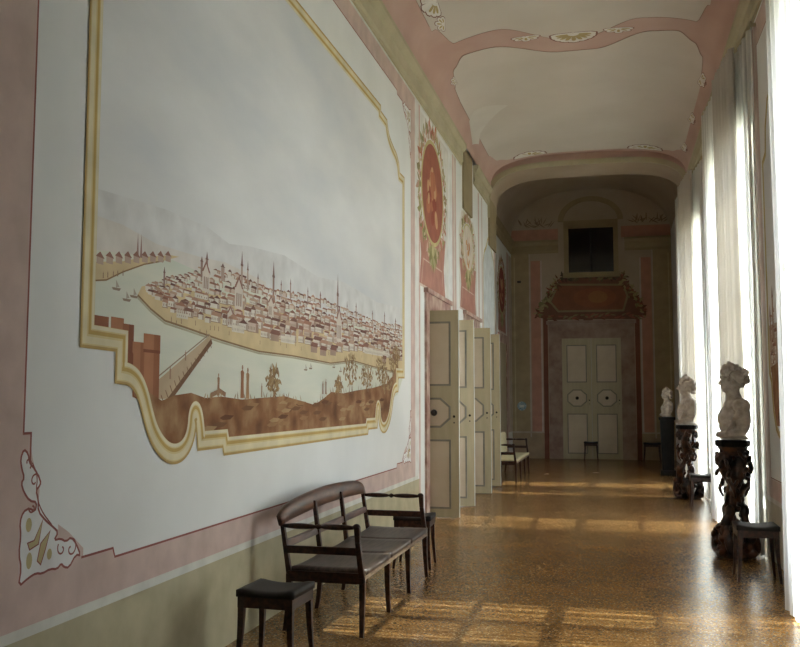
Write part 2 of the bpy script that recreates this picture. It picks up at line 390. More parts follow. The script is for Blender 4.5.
# brown-red contour lines round the compartments
def contour(name, pts, w, lift, mat):
    mb = MB()
    vv = [Vector((x, y, vz(x)-lift)) for x, y in pts]
    mb.tube(vv, w*.7, 5); return struct(mb.build(name, mat))
M['contour'] = noise_mat('contour_brown', (.32,.21,.16), (.38,.25,.19), 6, .8)
def samp(f, xa, xb, n=70): return [((xa+xb)/2-(xb-xa)/2*math.cos(PI*i/n), f((xa+xb)/2-(xb-xa)/2*math.cos(PI*i/n))) for i in range(n+1)]
contour('trim_9', samp(back1, -2.16, 1.16), .006, .006, 'contour')
contour('trim_10', samp(front2, -2.235, 1.275), .006, .006, 'contour')
contour('trim_11', [(-2.16, 7+i*.4) for i in range(10)], .006, .006, 'contour')
contour('trim_11', [(-2.235, 13.3+i*.4) for i in range(9)], .006, .006, 'contour')
# rocaille ornaments painted on the vault (white shells with ochre slots)
def vault_shell(name, cx, cy, n, r, ang0, ang1, sx=1.0):
    bm = bmesh.new(); cl = bm.loops.layers.float_color.new('Col')
    def put(pts, col, lift):
        try: f = bm.faces.new([bm.verts.new((x, y, vz(x)-lift)) for x, y in pts])
        except ValueError: return
        for l in f.loops: l[cl] = (*col, 1)
    def lobe(a, ln, w, col, lift, s=0.0):
        c, q = math.cos(a), math.sin(a)
        pp = [(s, -w*.35), (s, w*.35), (ln*.7, w*.6), (ln*.93, w*.45), (ln, 0), (ln*.93, -w*.45), (ln*.7, -w*.6)]
        put([(cx+(u*c-v*q)*sx, cy+u*q+v*c) for u, v in pp], col, lift)
    for k in range(n):
        a = ang0+(ang1-ang0)*k/(n-1); ln = r*(1-.25*abs(2*k/(n-1)-1))
        lobe(a, ln*1.08, r*.42, (.24,.12,.09), .012); lobe(a, ln, r*.36, (.74,.71,.64), .014); lobe(a, ln*.8, r*.13, (.47,.37,.17), .016, ln*.25)
    me = bpy.data.meshes.new(name); bm.to_mesh(me); bm.free()
    return struct(link(name, me, 'paint'))
vault_shell('trim_12', -.46, 11.72, 9, .30, .25, PI-.25, 1.35)
for xx in (-1.08, .12): vault_shell('trim_12', xx, 11.66, 5, .16, .3, PI-.3, 1.6)
vault_shell('trim_12', -1.98, 10.1, 7, .50, 1.9, 4.4, .33); vault_shell('trim_12', -2.0, 10.72, 5, .28, 2.2, 5, .35)
vault_shell('trim_12', -2.17, 12.5, 5, .20, 1.6, 4.6, .3)
for xx, s in ((-1.55, 1), (.62, 1)): vault_shell('trim_12', xx, 17.45, 7, .28, -PI+.2, -.2, 1.5)
for yy in (13.1, 14.9, 16.6): vault_shell('trim_12', 1.25, yy, 6, .34, -1.2, 1.8, .22)
# flat patch with a lunette cut's lit soffit painted paler, on the left haunch above the second doorway
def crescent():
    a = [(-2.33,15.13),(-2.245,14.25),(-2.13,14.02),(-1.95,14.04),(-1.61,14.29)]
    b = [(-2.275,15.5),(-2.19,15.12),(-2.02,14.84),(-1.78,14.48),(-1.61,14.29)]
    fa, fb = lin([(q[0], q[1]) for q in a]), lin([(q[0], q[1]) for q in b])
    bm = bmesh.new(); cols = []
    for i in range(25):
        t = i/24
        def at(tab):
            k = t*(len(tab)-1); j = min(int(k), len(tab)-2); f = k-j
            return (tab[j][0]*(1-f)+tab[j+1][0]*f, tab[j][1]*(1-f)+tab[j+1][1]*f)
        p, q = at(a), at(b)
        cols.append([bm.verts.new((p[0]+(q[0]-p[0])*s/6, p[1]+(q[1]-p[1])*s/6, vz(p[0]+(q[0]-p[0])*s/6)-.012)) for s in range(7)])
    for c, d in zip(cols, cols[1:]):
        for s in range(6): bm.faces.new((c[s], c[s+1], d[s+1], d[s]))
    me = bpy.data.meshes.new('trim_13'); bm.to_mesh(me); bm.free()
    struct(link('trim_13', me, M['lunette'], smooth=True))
M['lunette'] = noise_mat('lunette_lit_plaster', (.62,.575,.50), (.66,.62,.54), 2, .85)
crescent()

# ================================================================== LEFT WALL PAINTWORK
CORNER = [(3.335,.775),(3.35,.85),(3.33,.91),(3.34,.98),(3.33,1.04),(3.35,1.08),(3.39,1.09),(3.43,1.07),(3.44,1.11),(3.39,1.12),(3.35,1.16),(3.33,1.20),(3.35,1.22),(3.33,1.26),(3.32,1.30),(3.34,1.34),(3.37,1.32),(3.38,1.28),(3.42,1.25),(3.46,1.20),(3.46,1.18),(3.43,1.16),(3.45,1.12),(3.45,1.07),(3.51,1.02),(3.56,.99),(3.60,.96),(3.57,.93),(3.62,.93),(3.66,.91),(3.70,.925),(3.74,.89),(3.78,.83),(3.74,.84),(3.69,.79),(3.65,.80),(3.63,.82),(3.60,.80),(3.55,.81),(3.49,.80),(3.45,.81),(3.40,.80)]
def smooth_loop(L, n=1):
    for _ in range(n):
        o = []
        for i, q in enumerate(L):
            p = L[i-1]; o += [(p[0]*.75+q[0]*.25, p[1]*.75+q[1]*.25), (p[0]*.25+q[0]*.75, p[1]*.25+q[1]*.75)]
        L = o
    return L
CORN = smooth_loop(CORNER)
def chain(L):
    for _ in range(2):
        o = [L[0]]
        for p, q in zip(L, L[1:]): o += [(p[0]*.75+q[0]*.25, p[1]*.75+q[1]*.25), (p[0]*.25+q[0]*.75, p[1]*.25+q[1]*.75)]
        L = o + [L[-1]]
    return L
def spiral(c, r, turns, a0, sgn=1):
    return [(c[0]+r*(1-t*.85)*math.cos(a0+sgn*t*turns*2*PI), c[1]+r*(1-t*.85)*math.sin(a0+sgn*t*turns*2*PI)) for t in [k/16 for k in range(17)]]
def paint_bay(P, y0, y1, zb, zt, xlo, xhi):
    """white field inside pink bands with rocaille corners"""
    P.rect(xlo, y0, .6, 5.36, PINK, 0); P.rect(y1, xhi, .6, 5.36, PINK, 0)
    P.rect(y0, y1, .6, zb, PINK, 0); P.rect(y0, y1, zt, 5.36, PINK, 0)
    red = (.30,.11,.09)
    for sx, ox in ((1, y0-3.335), (-1, y1+3.335)):
        for sz in (1, -1):
            T = lambda u, v: (u*sx+ox, v+zb-.775 if sz == 1 else (zt+.775-v))
            w = [T(u, v) for u, v in CORN]
            # pink ground behind the rocaille
            P.poly([T(3.335,.775), T(3.335,1.40), T(3.375,1.40), T(3.40,1.30), T(3.50,1.05), T(3.68,.95), T(3.80,.86), T(3.80,.775)], PINK, 1)
            P.poly(w, WHITE, 3); P.line(w, .010, red, 4, closed=True)
            P.poly([T(3.44,1.0), T(3.47,1.3), T(3.56,1.3), T(3.60,.97), T(3.52,1.02)], WHITE, 2, 'plaster')
            for c_, r_, t_, a_, g_ in (((3.70,.875),.045,.9,1.2,-1),((3.63,.885),.035,.8,2.4,1),((3.42,1.20),.035,.8,.5,1),((3.37,1.28),.028,.7,-1,1),((3.41,1.09),.026,.8,3,1)):
                P.line([T(u, v) for u, v in spiral(c_, r_, t_, a_, g_)], .008, red, 6)
            P.line([T(u, v) for u, v in chain([(3.40,1.28),(3.44,1.22),(3.43,1.15),(3.47,1.07),(3.55,1.00)])], .007, red, 6)
            for (u, v, a, b, r) in ((3.39,1.02,.020,.030,0),(3.40,.87,.020,.035,0),(3.54,.875,.018,.024,0)): P.ellipse(T(u,v), a, b, (.50,.42,.22), 5, 14)
            for pts in ([(3.385,.945),(3.43,.95),(3.485,1.03),(3.46,.93),(3.40,.915)], [(3.455,.86),(3.475,.93),(3.54,.975),(3.51,.90),(3.48,.84)]):
                q = [T(u, v) for u, v in pts]; P.poly(q, (.50,.42,.22), 5); P.line(q, .006, red, 6, closed=True)
    # outline with little steps
    e = .05
    zmid0, zmid1 = zb+.58, zt-.58
    for sx, yy in ((1, y0), (-1, y1)):
        P.line([(yy+sx*e, zb+.50), (yy+sx*e, zmid0+.05), (yy, zmid0+.05), (yy, zmid1), (yy+sx*e, zmid1), (yy+sx*e, zt-.50)], .011, red, 4)
        P.rect(min(yy, yy+sx*e), max(yy, yy+sx*e), zb, zmid0+.05, PINK, 1); P.rect(min(yy, yy+sx*e), max(yy, yy+sx*e), zmid1, zt, PINK, 1)
    for s, zz in ((1, zb), (-1, zt)):
        P.line([(y0+.45, zz+s*.045), (y0+.72, zz+s*.045), (y0+.74, zz), (y1-.74, zz), (y1-.72, zz+s*.045), (y1-.45, zz+s*.045)], .011, red, 4)
        P.rect(y0, y0+.73, min(zz, zz+s*.045), max(zz, zz+s*.045), PINK, 1); P.rect(y1-.73, y1, min(zz, zz+s*.045), max(zz, zz+s*.045), PINK, 1)
lw = Paint('L')
paint_bay(lw, 3.335, 10.70, .775, 5.14, 2.75, 10.93)
lw.rect(-1.5, 2.70, .6, 5.36, (.62,.58,.50), 0)
lw.rect(-1.5, 11.22, 0, .555, DADO, 0); lw.rect(-1.5, 11.10, .555, .60, (.66,.655,.58), 1); lw.rect(-1.5, 14.5, 5.36, 5.40, (.66,.65,.58), 1)
lw.rect(10.93, 11.16, .58, 5.36, (.72,.70,.66), 1); lw.rect(11.16, 11.24, 0, 5.36, (.60,.43,.36), 1)
for a, b, c in ((13.30,13.60,WHITE),(13.60,13.95,PINK),(13.72,13.83,(.68,.60,.53)),(16.30,16.45,PINK),(16.75,16.85,PINK),(18.5,18.72,PINK)): lw.rect(a, b, 0 if c is not WHITE else .3, 5.36, c, 1 if c is not PINK else 0)
struct(lw.build('trim_14'))
# marble door surrounds
for a, b in ((11.7,13.08),(14.8,16.1)):
    mb = MB().box(XL-.005, XL+.03, a-.20, a, 0, 2.94).box(XL-.005, XL+.03, b, b+.20, 0, 2.94).box(XL-.005, XL+.03, a, b, 2.72, 2.94).box(XL-.005, XL+.06, a-.24, b+.24, 2.94, 3.0)
    struct(mb.build('trim_15', 'marble_pink'))
struct(MB().box(-2.675, -2.64, 21.0, 21.2, 0, 2.9).box(-2.675, -2.64, 22.5, 22.75, 0, 2.9).box(-2.675, -2.64, 21.0, 22.75, 2.9, 3.12).build('trim_16', 'marble_pink'))
struct(MB().box(-2.675, -2.655, 21.2, 22.5, 0, 2.9).build('door_7', 'door'))

# ---- the great painted view
TL = [(3.775,3.30),(3.775,4.135),(3.99,4.135),(4.05,4.26),(4.14,4.33),(4.28,4.36),(4.47,4.43),(4.55,4.50),(4.60,4.585),(4.88,4.60),(4.89,4.66)]
def chaikin(L, n=2):
    for _ in range(n):
        o = [L[0]]
        for p, q in zip(L, L[1:]): o += [(p[0]*.75+q[0]*.25, p[1]*.75+q[1]*.25), (p[0]*.25+q[0]*.75, p[1]*.25+q[1]*.75)]
        L = o + [L[-1]]
    return L
TL = TL[:3] + chaikin(TL[3:9]) + TL[9:]
BLC = [(5.00,1.30),(4.985,1.38),(4.955,1.465),(4.915,1.485),(4.885,1.455),(4.88,1.385),(4.84,1.30),(4.75,1.245),(4.63,1.24),(4.52,1.285),(4.42,1.37),(4.36,1.47),(4.31,1.57),(4.25,1.64),(4.17,1.675),(4.085,1.68)]
BL = [(5.36,1.25),(5.34,1.30)] + chaikin(BLC) + [(4.085,1.84),(3.775,1.845)]
mir = lambda L: [(14.055-u, v) for u, v in L[::-1]]
loop = TL + mir(TL) + mir(BL) + BL
loop = loop[:]            # closed outline, clockwise from the upper left
def dist_in(p, top=None): return p
fr = empty('wall_fresco', (XL, 7.02, 1.2), 'large painted river city with spires and bridge in a gold frame, left wall', 'mural')
def unparent_fix(o, root): o.parent = root; o.location = Vector(o.location) - Vector(root.location); return o
mu = Paint('L', .0016)
inside = loop
mu.poly(inside, (.6,.6,.6), 0, 'fresco_sky')
hill = (.70,.69,.675); hill2 = (.70,.655,.60)
mu.poly([(3.80,2.56),(4.14,2.58),(4.51,2.60),(4.76,2.60),(5.04,2.60),(5.36,2.55),(5.71,2.59),(6.36,2.63),(7.16,2.57),(7.89,2.62),(9.11,2.56),(10.27,2.61),(10.27,2.2),(3.80,2.2)], hill, 1)
mu.poly([(3.80,2.43),(4.07,2.43),(4.42,2.39),(4.94,2.40),(5.3,2.42),(6,2.38),(6,2.2),(3.80,2.2)], hill2, 2)
mu.poly([(3.79,2.26),(4.6,2.33),(5.1,2.30),(7,2.25),(10.27,2.25),(10.27,1.8),(10.0,1.6),(9.0,1.40),(4.5,1.40),(4.09,1.80),(3.79,1.87)], (.6,.6,.5), 3, 'fresco_water')
sand = (.66,.52,.30); shoreline = (.30,.19,.10)
far = [(3.80,2.11),(3.80,2.2),(4.08,2.245),(4.29,2.30),(4.59,2.355),(4.68,2.36),(4.50,2.31),(4.29,2.26),(4.08,2.19),(3.93,2.13)]
mu.poly(far, sand, 4); mu.line([far[0], far[-1], far[-2], far[-3], far[-4]], .008, shoreline, 5)
citytop = lin([(4.29,2.17),(4.52,2.24),(4.94,2.35),(5.24,2.37),(5.5,2.38),(5.87,2.36),(6.19,2.36),(7.16,2.40),(7.89,2.39),(8.94,2.36),(10.25,2.41)])
citybot = lin([(4.3,2.12),(4.53,2.05),(4.84,2.03),(5.38,2.01),(5.73,2.01),(6.04,1.99),(6.75,2.0),(7.64,1.98),(8.78,2.03),(10.25,1.99)])
shore = [(4.23,2.09),(4.37,2.03),(4.53,1.98),(4.79,1.96),(5.25,1.92),(5.88,1.88),(6.56,1.88),(7.52,1.86),(8.18,1.91),(8.94,1.88),(10.27,1.84)]
mu.poly(shore + [(10.27,2.1),(8,2.2),(4.6,2.2),(4.27,2.14)], sand, 4)
mu.line(shore, .012, shoreline, 5); mu.line([(u, v-.014) for u, v in shore], .012, (.46,.42,.30), 4)
rnd = random.Random(3)
def house(P, u, z, w, h, lv, lod=0):
    k = rnd.random()
    wall = (.68+.06*k, .62+.07*k, .53+.08*k) if rnd.random() < .72 else (.55+.1*k, .42+.1*k, .33+.1*k)
    roof = rnd.choice([(.30,.14,.10), (.38,.19,.13), (.24,.12,.09), (.46,.27,.19), (.18,.09,.07), (.50,.34,.25)])
    P.rect(u, u+w, z, z+h, wall, lv)
    P.rect(u+w*.74, u+w, z, z+h*.95, (wall[0]*.62, wall[1]*.52, wall[2]*.48), lv+.4)
    if rnd.random() < .35: P.poly([(u-.004, z+h), (u+w*.5, z+h+h*.7), (u+w+.004, z+h)], roof, lv+.5)
    else: P.poly([(u-.006, z+h*.85), (u+w*.16, z+h*1.38), (u+w*1.12, z+h*1.30), (u+w+.006, z+h*.80)], roof, lv+.5)
    if h > .03:
        P.line([(u-.004, z), (u+w+.004, z)], .004, (.34,.22,.16), lv+.6)
        for q in range(max(1, int(w/.028))):
            P.rect(u+.010+q*.026, u+.018+q*.026, z+h*.25, z+h*.6, (.30,.2,.16), lv+.7)
for r in range(8):
    t = r/7; u = 4.30+rnd.random()*.05; big = .75+.75*t
    while u < 10.18:
        top, bot = citytop(u), citybot(u); z = (top-.03)*(1-t)+(bot+.005)*t + rnd.uniform(-.012,.012)
        s = min(1, .45+(u-4.2)*.35)
        w = rnd.uniform(.06,.15)*s*big*(1+.2*(u>7)); h = rnd.uniform(.024,.044)*s*big
        house(mu, u, z-.01, w, h, 6+r*1.2); u += w*rnd.uniform(.75,1.15)+(rnd.uniform(0,.05) if rnd.random() < .2 else 0)
for u, zb, zt, w in ((5.04,2.33,2.45,.03),(5.57,2.30,2.54,.03),(5.67,2.33,2.49,.022),(6.145,2.27,2.56,.035),(7.71,2.2,2.68,.04),(6.5,2.36,2.48,.02),(4.51,2.2,2.28,.018),(5.27,2.35,2.41,.05),(7.22,2.37,2.46,.03),(4.97,2.33,2.41,.03),(6.3,2.34,2.44,.02),(6.9,2.36,2.46,.02),(8.3,2.36,2.48,.03),(8.9,2.36,2.46,.03),(9.4,2.36,2.50,.03),(9.9,2.36,2.47,.04),(8.0,2.33,2.46,.02),(5.85,2.33,2.43,.02)):
    c = (.33,.22,.18) if rnd.random() < .6 else (.45,.33,.27)
    mu.rect(u-w/2, u+w/2, zb-.05, zb+(zt-zb)*.62, c, 8); mu.rect(u-w*.7, u+w*.7, zb+(zt-zb)*.56, zb+(zt-zb)*.62, (.22,.13,.11), 8.5)
    mu.poly([(u-w/2, zb+(zt-zb)*.62), (u, zt), (u+w/2, zb+(zt-zb)*.62)], (.24,.15,.13), 8.6)
for u, z, w, h in ((5.46,2.14,.13,.14),(6.05,2.14,.10,.1),(7.68,2.06,.15,.2),(4.98,2.2,.10,.12),(5.35,2.02,.09,.08)):   # churches with pointed gables
    mu.rect(u, u+w, z, z+h, (.68,.60,.52), 15); mu.poly([(u-.01, z+h), (u+w/2, z+h*1.6), (u+w+.01, z+h)], (.30,.15,.12), 15.2)
    mu.poly([(u+w*.12, z+h), (u+w/2, z+h*1.42), (u+w*.88, z+h)], (.68,.60,.52), 15.4)
    for q in (.2, .45, .7): mu.rect(u+w*q, u+w*(q+.12), z+h*.15, z+h*.75, (.28,.17,.13), 15.6)
def crenel(P, u0, u1, z, h, lv):
    P.rect(u0, u1, z, z+h, (.70,.64,.55), lv); q = u0
    while q < u1-.012:
        P.rect(q, q+.012, z+h, z+h+.016, (.66,.60,.52), lv); P.rect(q+.006, q+.011, z+.01, z+h*.6, (.30,.2,.15), lv+.5); q += .026
crenel(mu, 5.42, 5.62, 1.985, .045, 17); crenel(mu, 4.66, 4.80, 2.01, .03, 17); crenel(mu, 6.3, 6.6, 1.97, .05, 17); crenel(mu, 8.6, 9.6, 2.0, .05, 17)
for u, z in ((6.10,1.97),(6.98,1.93),(7.22,1.915),(7.5,1.93),(9.3,1.93),(9.75,1.95)):
    mu.rect(u, u+.16, z, z+.05, (.42,.29,.22), 17); mu.poly([(u-.012,z+.05),(u+.03,z+.085),(u+.18,z+.08),(u+.172,z+.045)], (.25,.12,.09), 17.5)
for k in range(9):
    u = 3.84+k*.085; mu.rect(u, u+.06, 2.20+k*.014, 2.235+k*.014, (.52,.38,.30), 6); mu.poly([(u-.008,2.235+k*.014),(u+.03,2.262+k*.014),(u+.07,2.23+k*.014)], (.33,.17,.13), 6.5)
for u in (4.22, 4.255): mu.poly([(u-.012,2.29),(u,2.42),(u+.012,2.29)], (.36,.22,.19), 7)
def person(P, u, z, h, col, lv):
    P.poly([(u-h*.13,z),(u-h*.10,z+h*.55),(u-h*.13,z+h*.8),(u,z+h*.86),(u+h*.13,z+h*.78),(u+h*.10,z+h*.5),(u+h*.14,z)], col, lv); P.ellipse((u, z+h*.92), h*.06, h*.08, (.42,.25,.17), lv+.3, 10)
for u in (4.60,4.66,4.72,4.9,4.96,5.10,5.16,5.22,5.38,5.9,6.3,6.42,6.62,6.75,7.3,7.45,8.1,8.5,8.9,3.9,3.94,3.99,4.03,4.08):
    z = {True: 2.135+(u-3.9)*.2, False: max(1.93, citybot(u)-rnd.uniform(.04,.09))}[u < 4.2]
    person(mu, u, z, .032, (.33,.2,.13), 18)
for u, z in ((4.12,2.045),(4.19,2.07),(6.86,1.775),(6.98,1.79),(7.60,1.82),(7.80,1.79),(4.02,2.09)):
    mu.poly([(u-.04,z+.012),(u-.03,z),(u+.03,z),(u+.045,z+.014)], (.33,.25,.18), 18); mu.line([(u,z+.01),(u,z+.05)], .004, (.35,.27,.2), 18); mu.poly([(u,z+.05),(u+.03,z+.02),(u,z+.015)], (.45,.40,.32), 18)
# bridge
mu.poly([(5.09,1.935),(4.44,1.64),(4.46,1.55),(4.58,1.55),(5.13,1.92)], (.55,.42,.28), 19)
mu.line([(5.09,1.945),(4.44,1.66)], .008, (.33,.24,.18), 20); mu.line([(5.125,1.905),(4.58,1.535)], .034, (.22,.12,.07), 20)
for k in range(13): t = k/12; mu.line([(5.10-.6*t,1.90-.33*t),(5.12-.59*t,1.86-.33*t)], .008, (.26,.15,.09), 21)
for u, z, h in ((4.60,1.66,.07),(4.78,1.77,.06),(5.05,1.93,.04)): person(mu, u, z, h, (.38,.24,.16), 21)
# brown brick towers at the left
brick = (.33,.135,.07); br2 = (.42,.19,.10); br3 = (.24,.09,.05)
mu.rect(3.83,3.96,1.895,1.95,brick,20); mu.rect(3.98,4.10,1.895,1.955,br2,20); mu.rect(4.09,4.20,1.66,1.93,brick,20); mu.rect(4.15,4.20,1.62,1.93,br3,20.5)
mu.poly([(4.20,1.56),(4.20,1.78),(4.19,1.79),(4.19,1.845),(4.34,1.845),(4.34,1.53)], br2, 21); mu.rect(4.27,4.34,1.53,1.845,brick,21.5)
mu.poly([(4.31,1.5),(4.31,1.80),(4.30,1.81),(4.30,1.895),(4.48,1.895),(4.48,1.81),(4.47,1.80),(4.47,1.48)], br2, 22); mu.rect(4.41,4.475,1.48,1.895,brick,22.5); mu.rect(4.30,4.48,1.795,1.812,br3,23)
# foreground earth, inside the lower outline
fore = [(4.24,1.655),(4.32,1.60),(4.51,1.54),(4.66,1.57),(4.86,1.585),(5.05,1.555),(5.27,1.565),(5.60,1.545),(5.89,1.555),(6.39,1.57),(6.8,1.53),(7.08,1.50),(7.35,1.56),(7.53,1.61),(7.9,1.60),(8.32,1.63),(8.9,1.66),(9.47,1.71),(9.75,1.80),(9.97,1.95),(10.1,1.85)]
low_r = mir(BL)   # from lower right... runs outward
mu.poly(fore + [p for p in [(9.97,1.68),(9.80,1.64),(9.745,1.58),(9.695,1.48),(9.625,1.38),(9.515,1.30),(9.415,1.245),(9.315,1.245),(9.225,1.30),(9.17,1.43),(9.085,1.40),(9.055,1.30),(8.72,1.30),(8.695,1.25),(5.36,1.25),(5.335,1.30),(5.00,1.30),(4.96,1.40),(4.89,1.42),(4.84,1.31),(4.75,1.245),(4.63,1.24),(4.52,1.285),(4.42,1.37),(4.36,1.47),(4.32,1.56)]], (.3,.2,.1), 24, 'fresco_earth')
for k in range(46):
    u = rnd.uniform(4.95,9.4); z = rnd.uniform(1.36,1.54); c = rnd.choice([(.16,.07,.035),(.42,.27,.14),(.20,.10,.05),(.34,.19,.09)])
    mu.poly([(u,z),(u+.08,z+.02),(u+.22,z+.012),(u+.16,z-.012),(u+.05,z-.014)], c, 25+k%3*.2)
for k in range(60):
    u = rnd.uniform(4.9,9.8); t_ = lin(fore[:-1])(u)
    mu.leaf((u, t_-.01), rnd.uniform(.9,2.2), rnd.uniform(.03,.07), .014, rnd.choice([(.34,.20,.10),(.26,.14,.07),(.44,.30,.16)]), 25.8)
def bush(P, u, z, w, h, lv):
    for k in range(3): P.line([(u+rnd.uniform(-.3,.3)*w, z), (u+rnd.uniform(-.3,.3)*w, z+h*.5), (u+rnd.uniform(-.5,.5)*w, z+h*.9)], .010, (.24,.14,.08), lv)
    for k in range(90):
        a = rnd.uniform(0, 2*PI); q = rnd.random()**.5; pu, pz = u+math.cos(a)*q*w*.5*(1-.0), z+h*.58+math.sin(a)*q*h*.42
        P.leaf((pu, pz), rnd.uniform(-.8, PI+.8), rnd.uniform(.03,.075), rnd.uniform(.02,.035), rnd.choice([(.30,.19,.10),(.24,.15,.075),(.40,.28,.15),(.34,.22,.10)]), lv+.3+k%4*.1)
for u, z, w, h in ((6.16,1.55,.24,.22),(8.10,1.60,.45,.38),(7.75,1.58,.22,.14),(8.7,1.62,.5,.26),(9.25,1.66,.5,.32),(9.78,1.78,.4,.30),(9.95,1.9,.25,.25),(9.5,1.6,.5,.2)): bush(mu, u, z, w, h, 26)
for u, z, h, c in ((5.60,1.555,.22,(.38,.18,.09)),(5.69,1.55,.21,(.46,.27,.14)),(5.23,1.57,.14,(.36,.22,.13)),(7.30,1.59,.11,(.38,.2,.12)),(7.38,1.59,.13,(.30,.17,.10)),(5.94,1.56,.10,(.42,.3,.2))): person(mu, u, z, h, c, 27)
mu.line([(5.12,1.57),(5.25,1.60),(5.34,1.575)], .03, (.33,.2,.12), 26)
o = mu.build('painted_view'); unparent_fix(o, fr)
pf = Paint('L', .0046)
pf.line(loop, .115, (.66,.545,.29), 0, closed=True); pf.line(loop, .034, (.71,.635,.42), 1, closed=True, off=.018)
pf.line(loop, .020, (.53,.36,.12), 1, closed=True, off=-.020); pf.line(loop, .016, (.50,.34,.13), 1, closed=True, off=.050); pf.line(loop, .018, (.72,.66,.47), 1, closed=True, off=-.046)
o = pf.build('painted_frame'); unparent_fix(o, fr)

# ---- overdoor paintings
OLIVE = [(.33,.30,.13),(.24,.22,.09),(.42,.38,.20),(.28,.24,.12)]; TERRA = [(.38,.12,.075),(.46,.18,.11),(.30,.08,.05),(.52,.27,.19)]
def overdoor(P, c, ru, rz, top, bot, half, seed, oval=(.33,.115,.075), figure=None, blockcol=(.44,.22,.17)):
    R = random.Random(seed)
    P.poly([(c[0]-half*.92,bot),(c[0]-half*.80,bot+.42),(c[0]-half*.95,c[1]-rz*.75),(c[0]+half*.95,c[1]-rz*.75),(c[0]+half*.80,bot+.42),(c[0]+half*.92,bot)], blockcol, 1)
    P.line([(c[0]-half*.78,bot+.05),(c[0]-half*.66,bot+.38),(c[0]+half*.66,bot+.38),(c[0]+half*.78,bot+.05)], .02, (.60,.42,.34), 2)
    P.rect(c[0]-half*.95, c[0]+half*.95, bot, bot+.035, (.62,.50,.42), 3)
    for k in range(190):
        a = 2*PI*k/190+R.uniform(-.05,.05); q = 1.08+R.uniform(0,.22)
        p = (c[0]+math.cos(a)*ru*q, c[1]+math.sin(a)*rz*q)
        P.leaf(p, a+R.uniform(-1.2,1.2), R.uniform(.10,.24), R.uniform(.05,.10), R.choice(OLIVE+TERRA[1:2]+[(.56,.47,.30),(.52,.32,.24),(.60,.42,.34)]), 4+k%6*.3)
    for k in range(30):
        a = PI/2+R.uniform(-.7,.7); q = R.uniform(1.1, 1+(top-c[1]-rz)/rz)
        P.leaf((c[0]+math.cos(a)*ru*q, c[1]+math.sin(a)*rz*q*.97), PI/2+R.uniform(-.6,.6), R.uniform(.08,.16), .05, R.choice(TERRA+OLIVE[:2]+[(.55,.36,.28)]), 6+k%5*.2)
    for s in (-1, 1):
        P.leaf((c[0]+s*ru*.55, c[1]-rz*1.05), -PI/2+s*.9, .45, .16, (.44,.22,.16), 7); P.leaf((c[0]+s*ru*.8, c[1]-rz*.7), PI/2+s*.1, .6, .10, (.33,.30,.14), 7)
    P.ellipse(c, ru*1.10, rz*1.08, (.52,.45,.22), 8, 40); P.ellipse(c, ru, rz, oval, 9, 40)
    fc = figure or [(.44,.17,.09),(.52,.25,.13),(.30,.08,.05),(.55,.33,.18)]
    for k in range(26):
        a = R.uniform(0,2*PI); q = R.random()*.62
        P.ellipse((c[0]+math.cos(a)*ru*q*.8, c[1]+math.sin(a)*rz*q-.05), R.uniform(.04,.14)*ru*1.6, R.uniform(.05,.14)*rz*1.6, R.choice(fc), 10+k%6*.3, 12, R.uniform(0,3))
    for k in range(9):
        a = -PI/2+(k-4)*.32
        P.leaf((c[0], c[1]-rz*1.12), a, .36, .15, OLIVE[k%3], 13+k%2*.4)
    P.ellipse((c[0], c[1]-rz*1.18), .10, .08, (.52,.47,.25), 14, 14)
P = Paint('L', .002)
P.rect(11.26,13.25,3.0,5.3,(.70,.68,.63),0); overdoor(P, (12.08,4.38), .72, .68, 5.24, 3.0, .98, 5)
tag(P.build('overdoor_painting'), 'tall terracotta oval painting framed in olive foliage above the nearest double door', 'mural')
P = Paint('L', .002)
P.poly([(14.22,3.0),(14.18,4.3),(14.5,4.66),(15.7,4.66),(16.1,4.4),(16.1,3.0)],(.68,.65,.58),0)
overdoor(P, (15.13,4.12), .52, .38, 4.62, 3.0, .92, 9, oval=(.66,.58,.48), figure=[(.56,.28,.12),(.62,.5,.4),(.50,.22,.10),(.66,.6,.5)])
tag(P.build('overdoor_painting'), 'smaller pale oval painting with an orange figure above the second double door', 'mural')
P = Paint('L2', .002); overdoor(P, (21.85,4.2), .6, .55, 4.95, 3.15, .85, 12, oval=(.26,.07,.05))
tag(P.build('overdoor_painting'), 'dark red carved-look painting over the farthest doorway on the left wall', 'mural')
P = Paint('L', .002)
nb = [(16.92,.9),(16.92,4.15),(17.10,4.38),(17.35,4.50),(17.62,4.72),(17.85,4.72),(18.2,4.50),(18.45,4.38),(18.6,4.15),(18.6,.9)]
P.poly(nb, (.60,.63,.62), 0); P.line(nb, .06, (.52,.40,.15), 1, closed=True); P.line(nb, .02, (.62,.54,.34), 2, closed=True)
tag(P.build('painted_panel'), 'pale blue-grey painted wall panel with a thin gold arched frame beside the second double door', 'mural')
P = Paint('L2', .002)
P.rect(22.85,23.3,.7,5.3,PINK,1); P.rect(23.35,23.9,.7,5.3,(.58,.50,.40),1); P.rect(18.75,20.9,.6,5.35,(.62,.58,.52),0); P.rect(18.75,23.9,5.45,5.6,PINK,1)
struct(P.build('trim_17'))

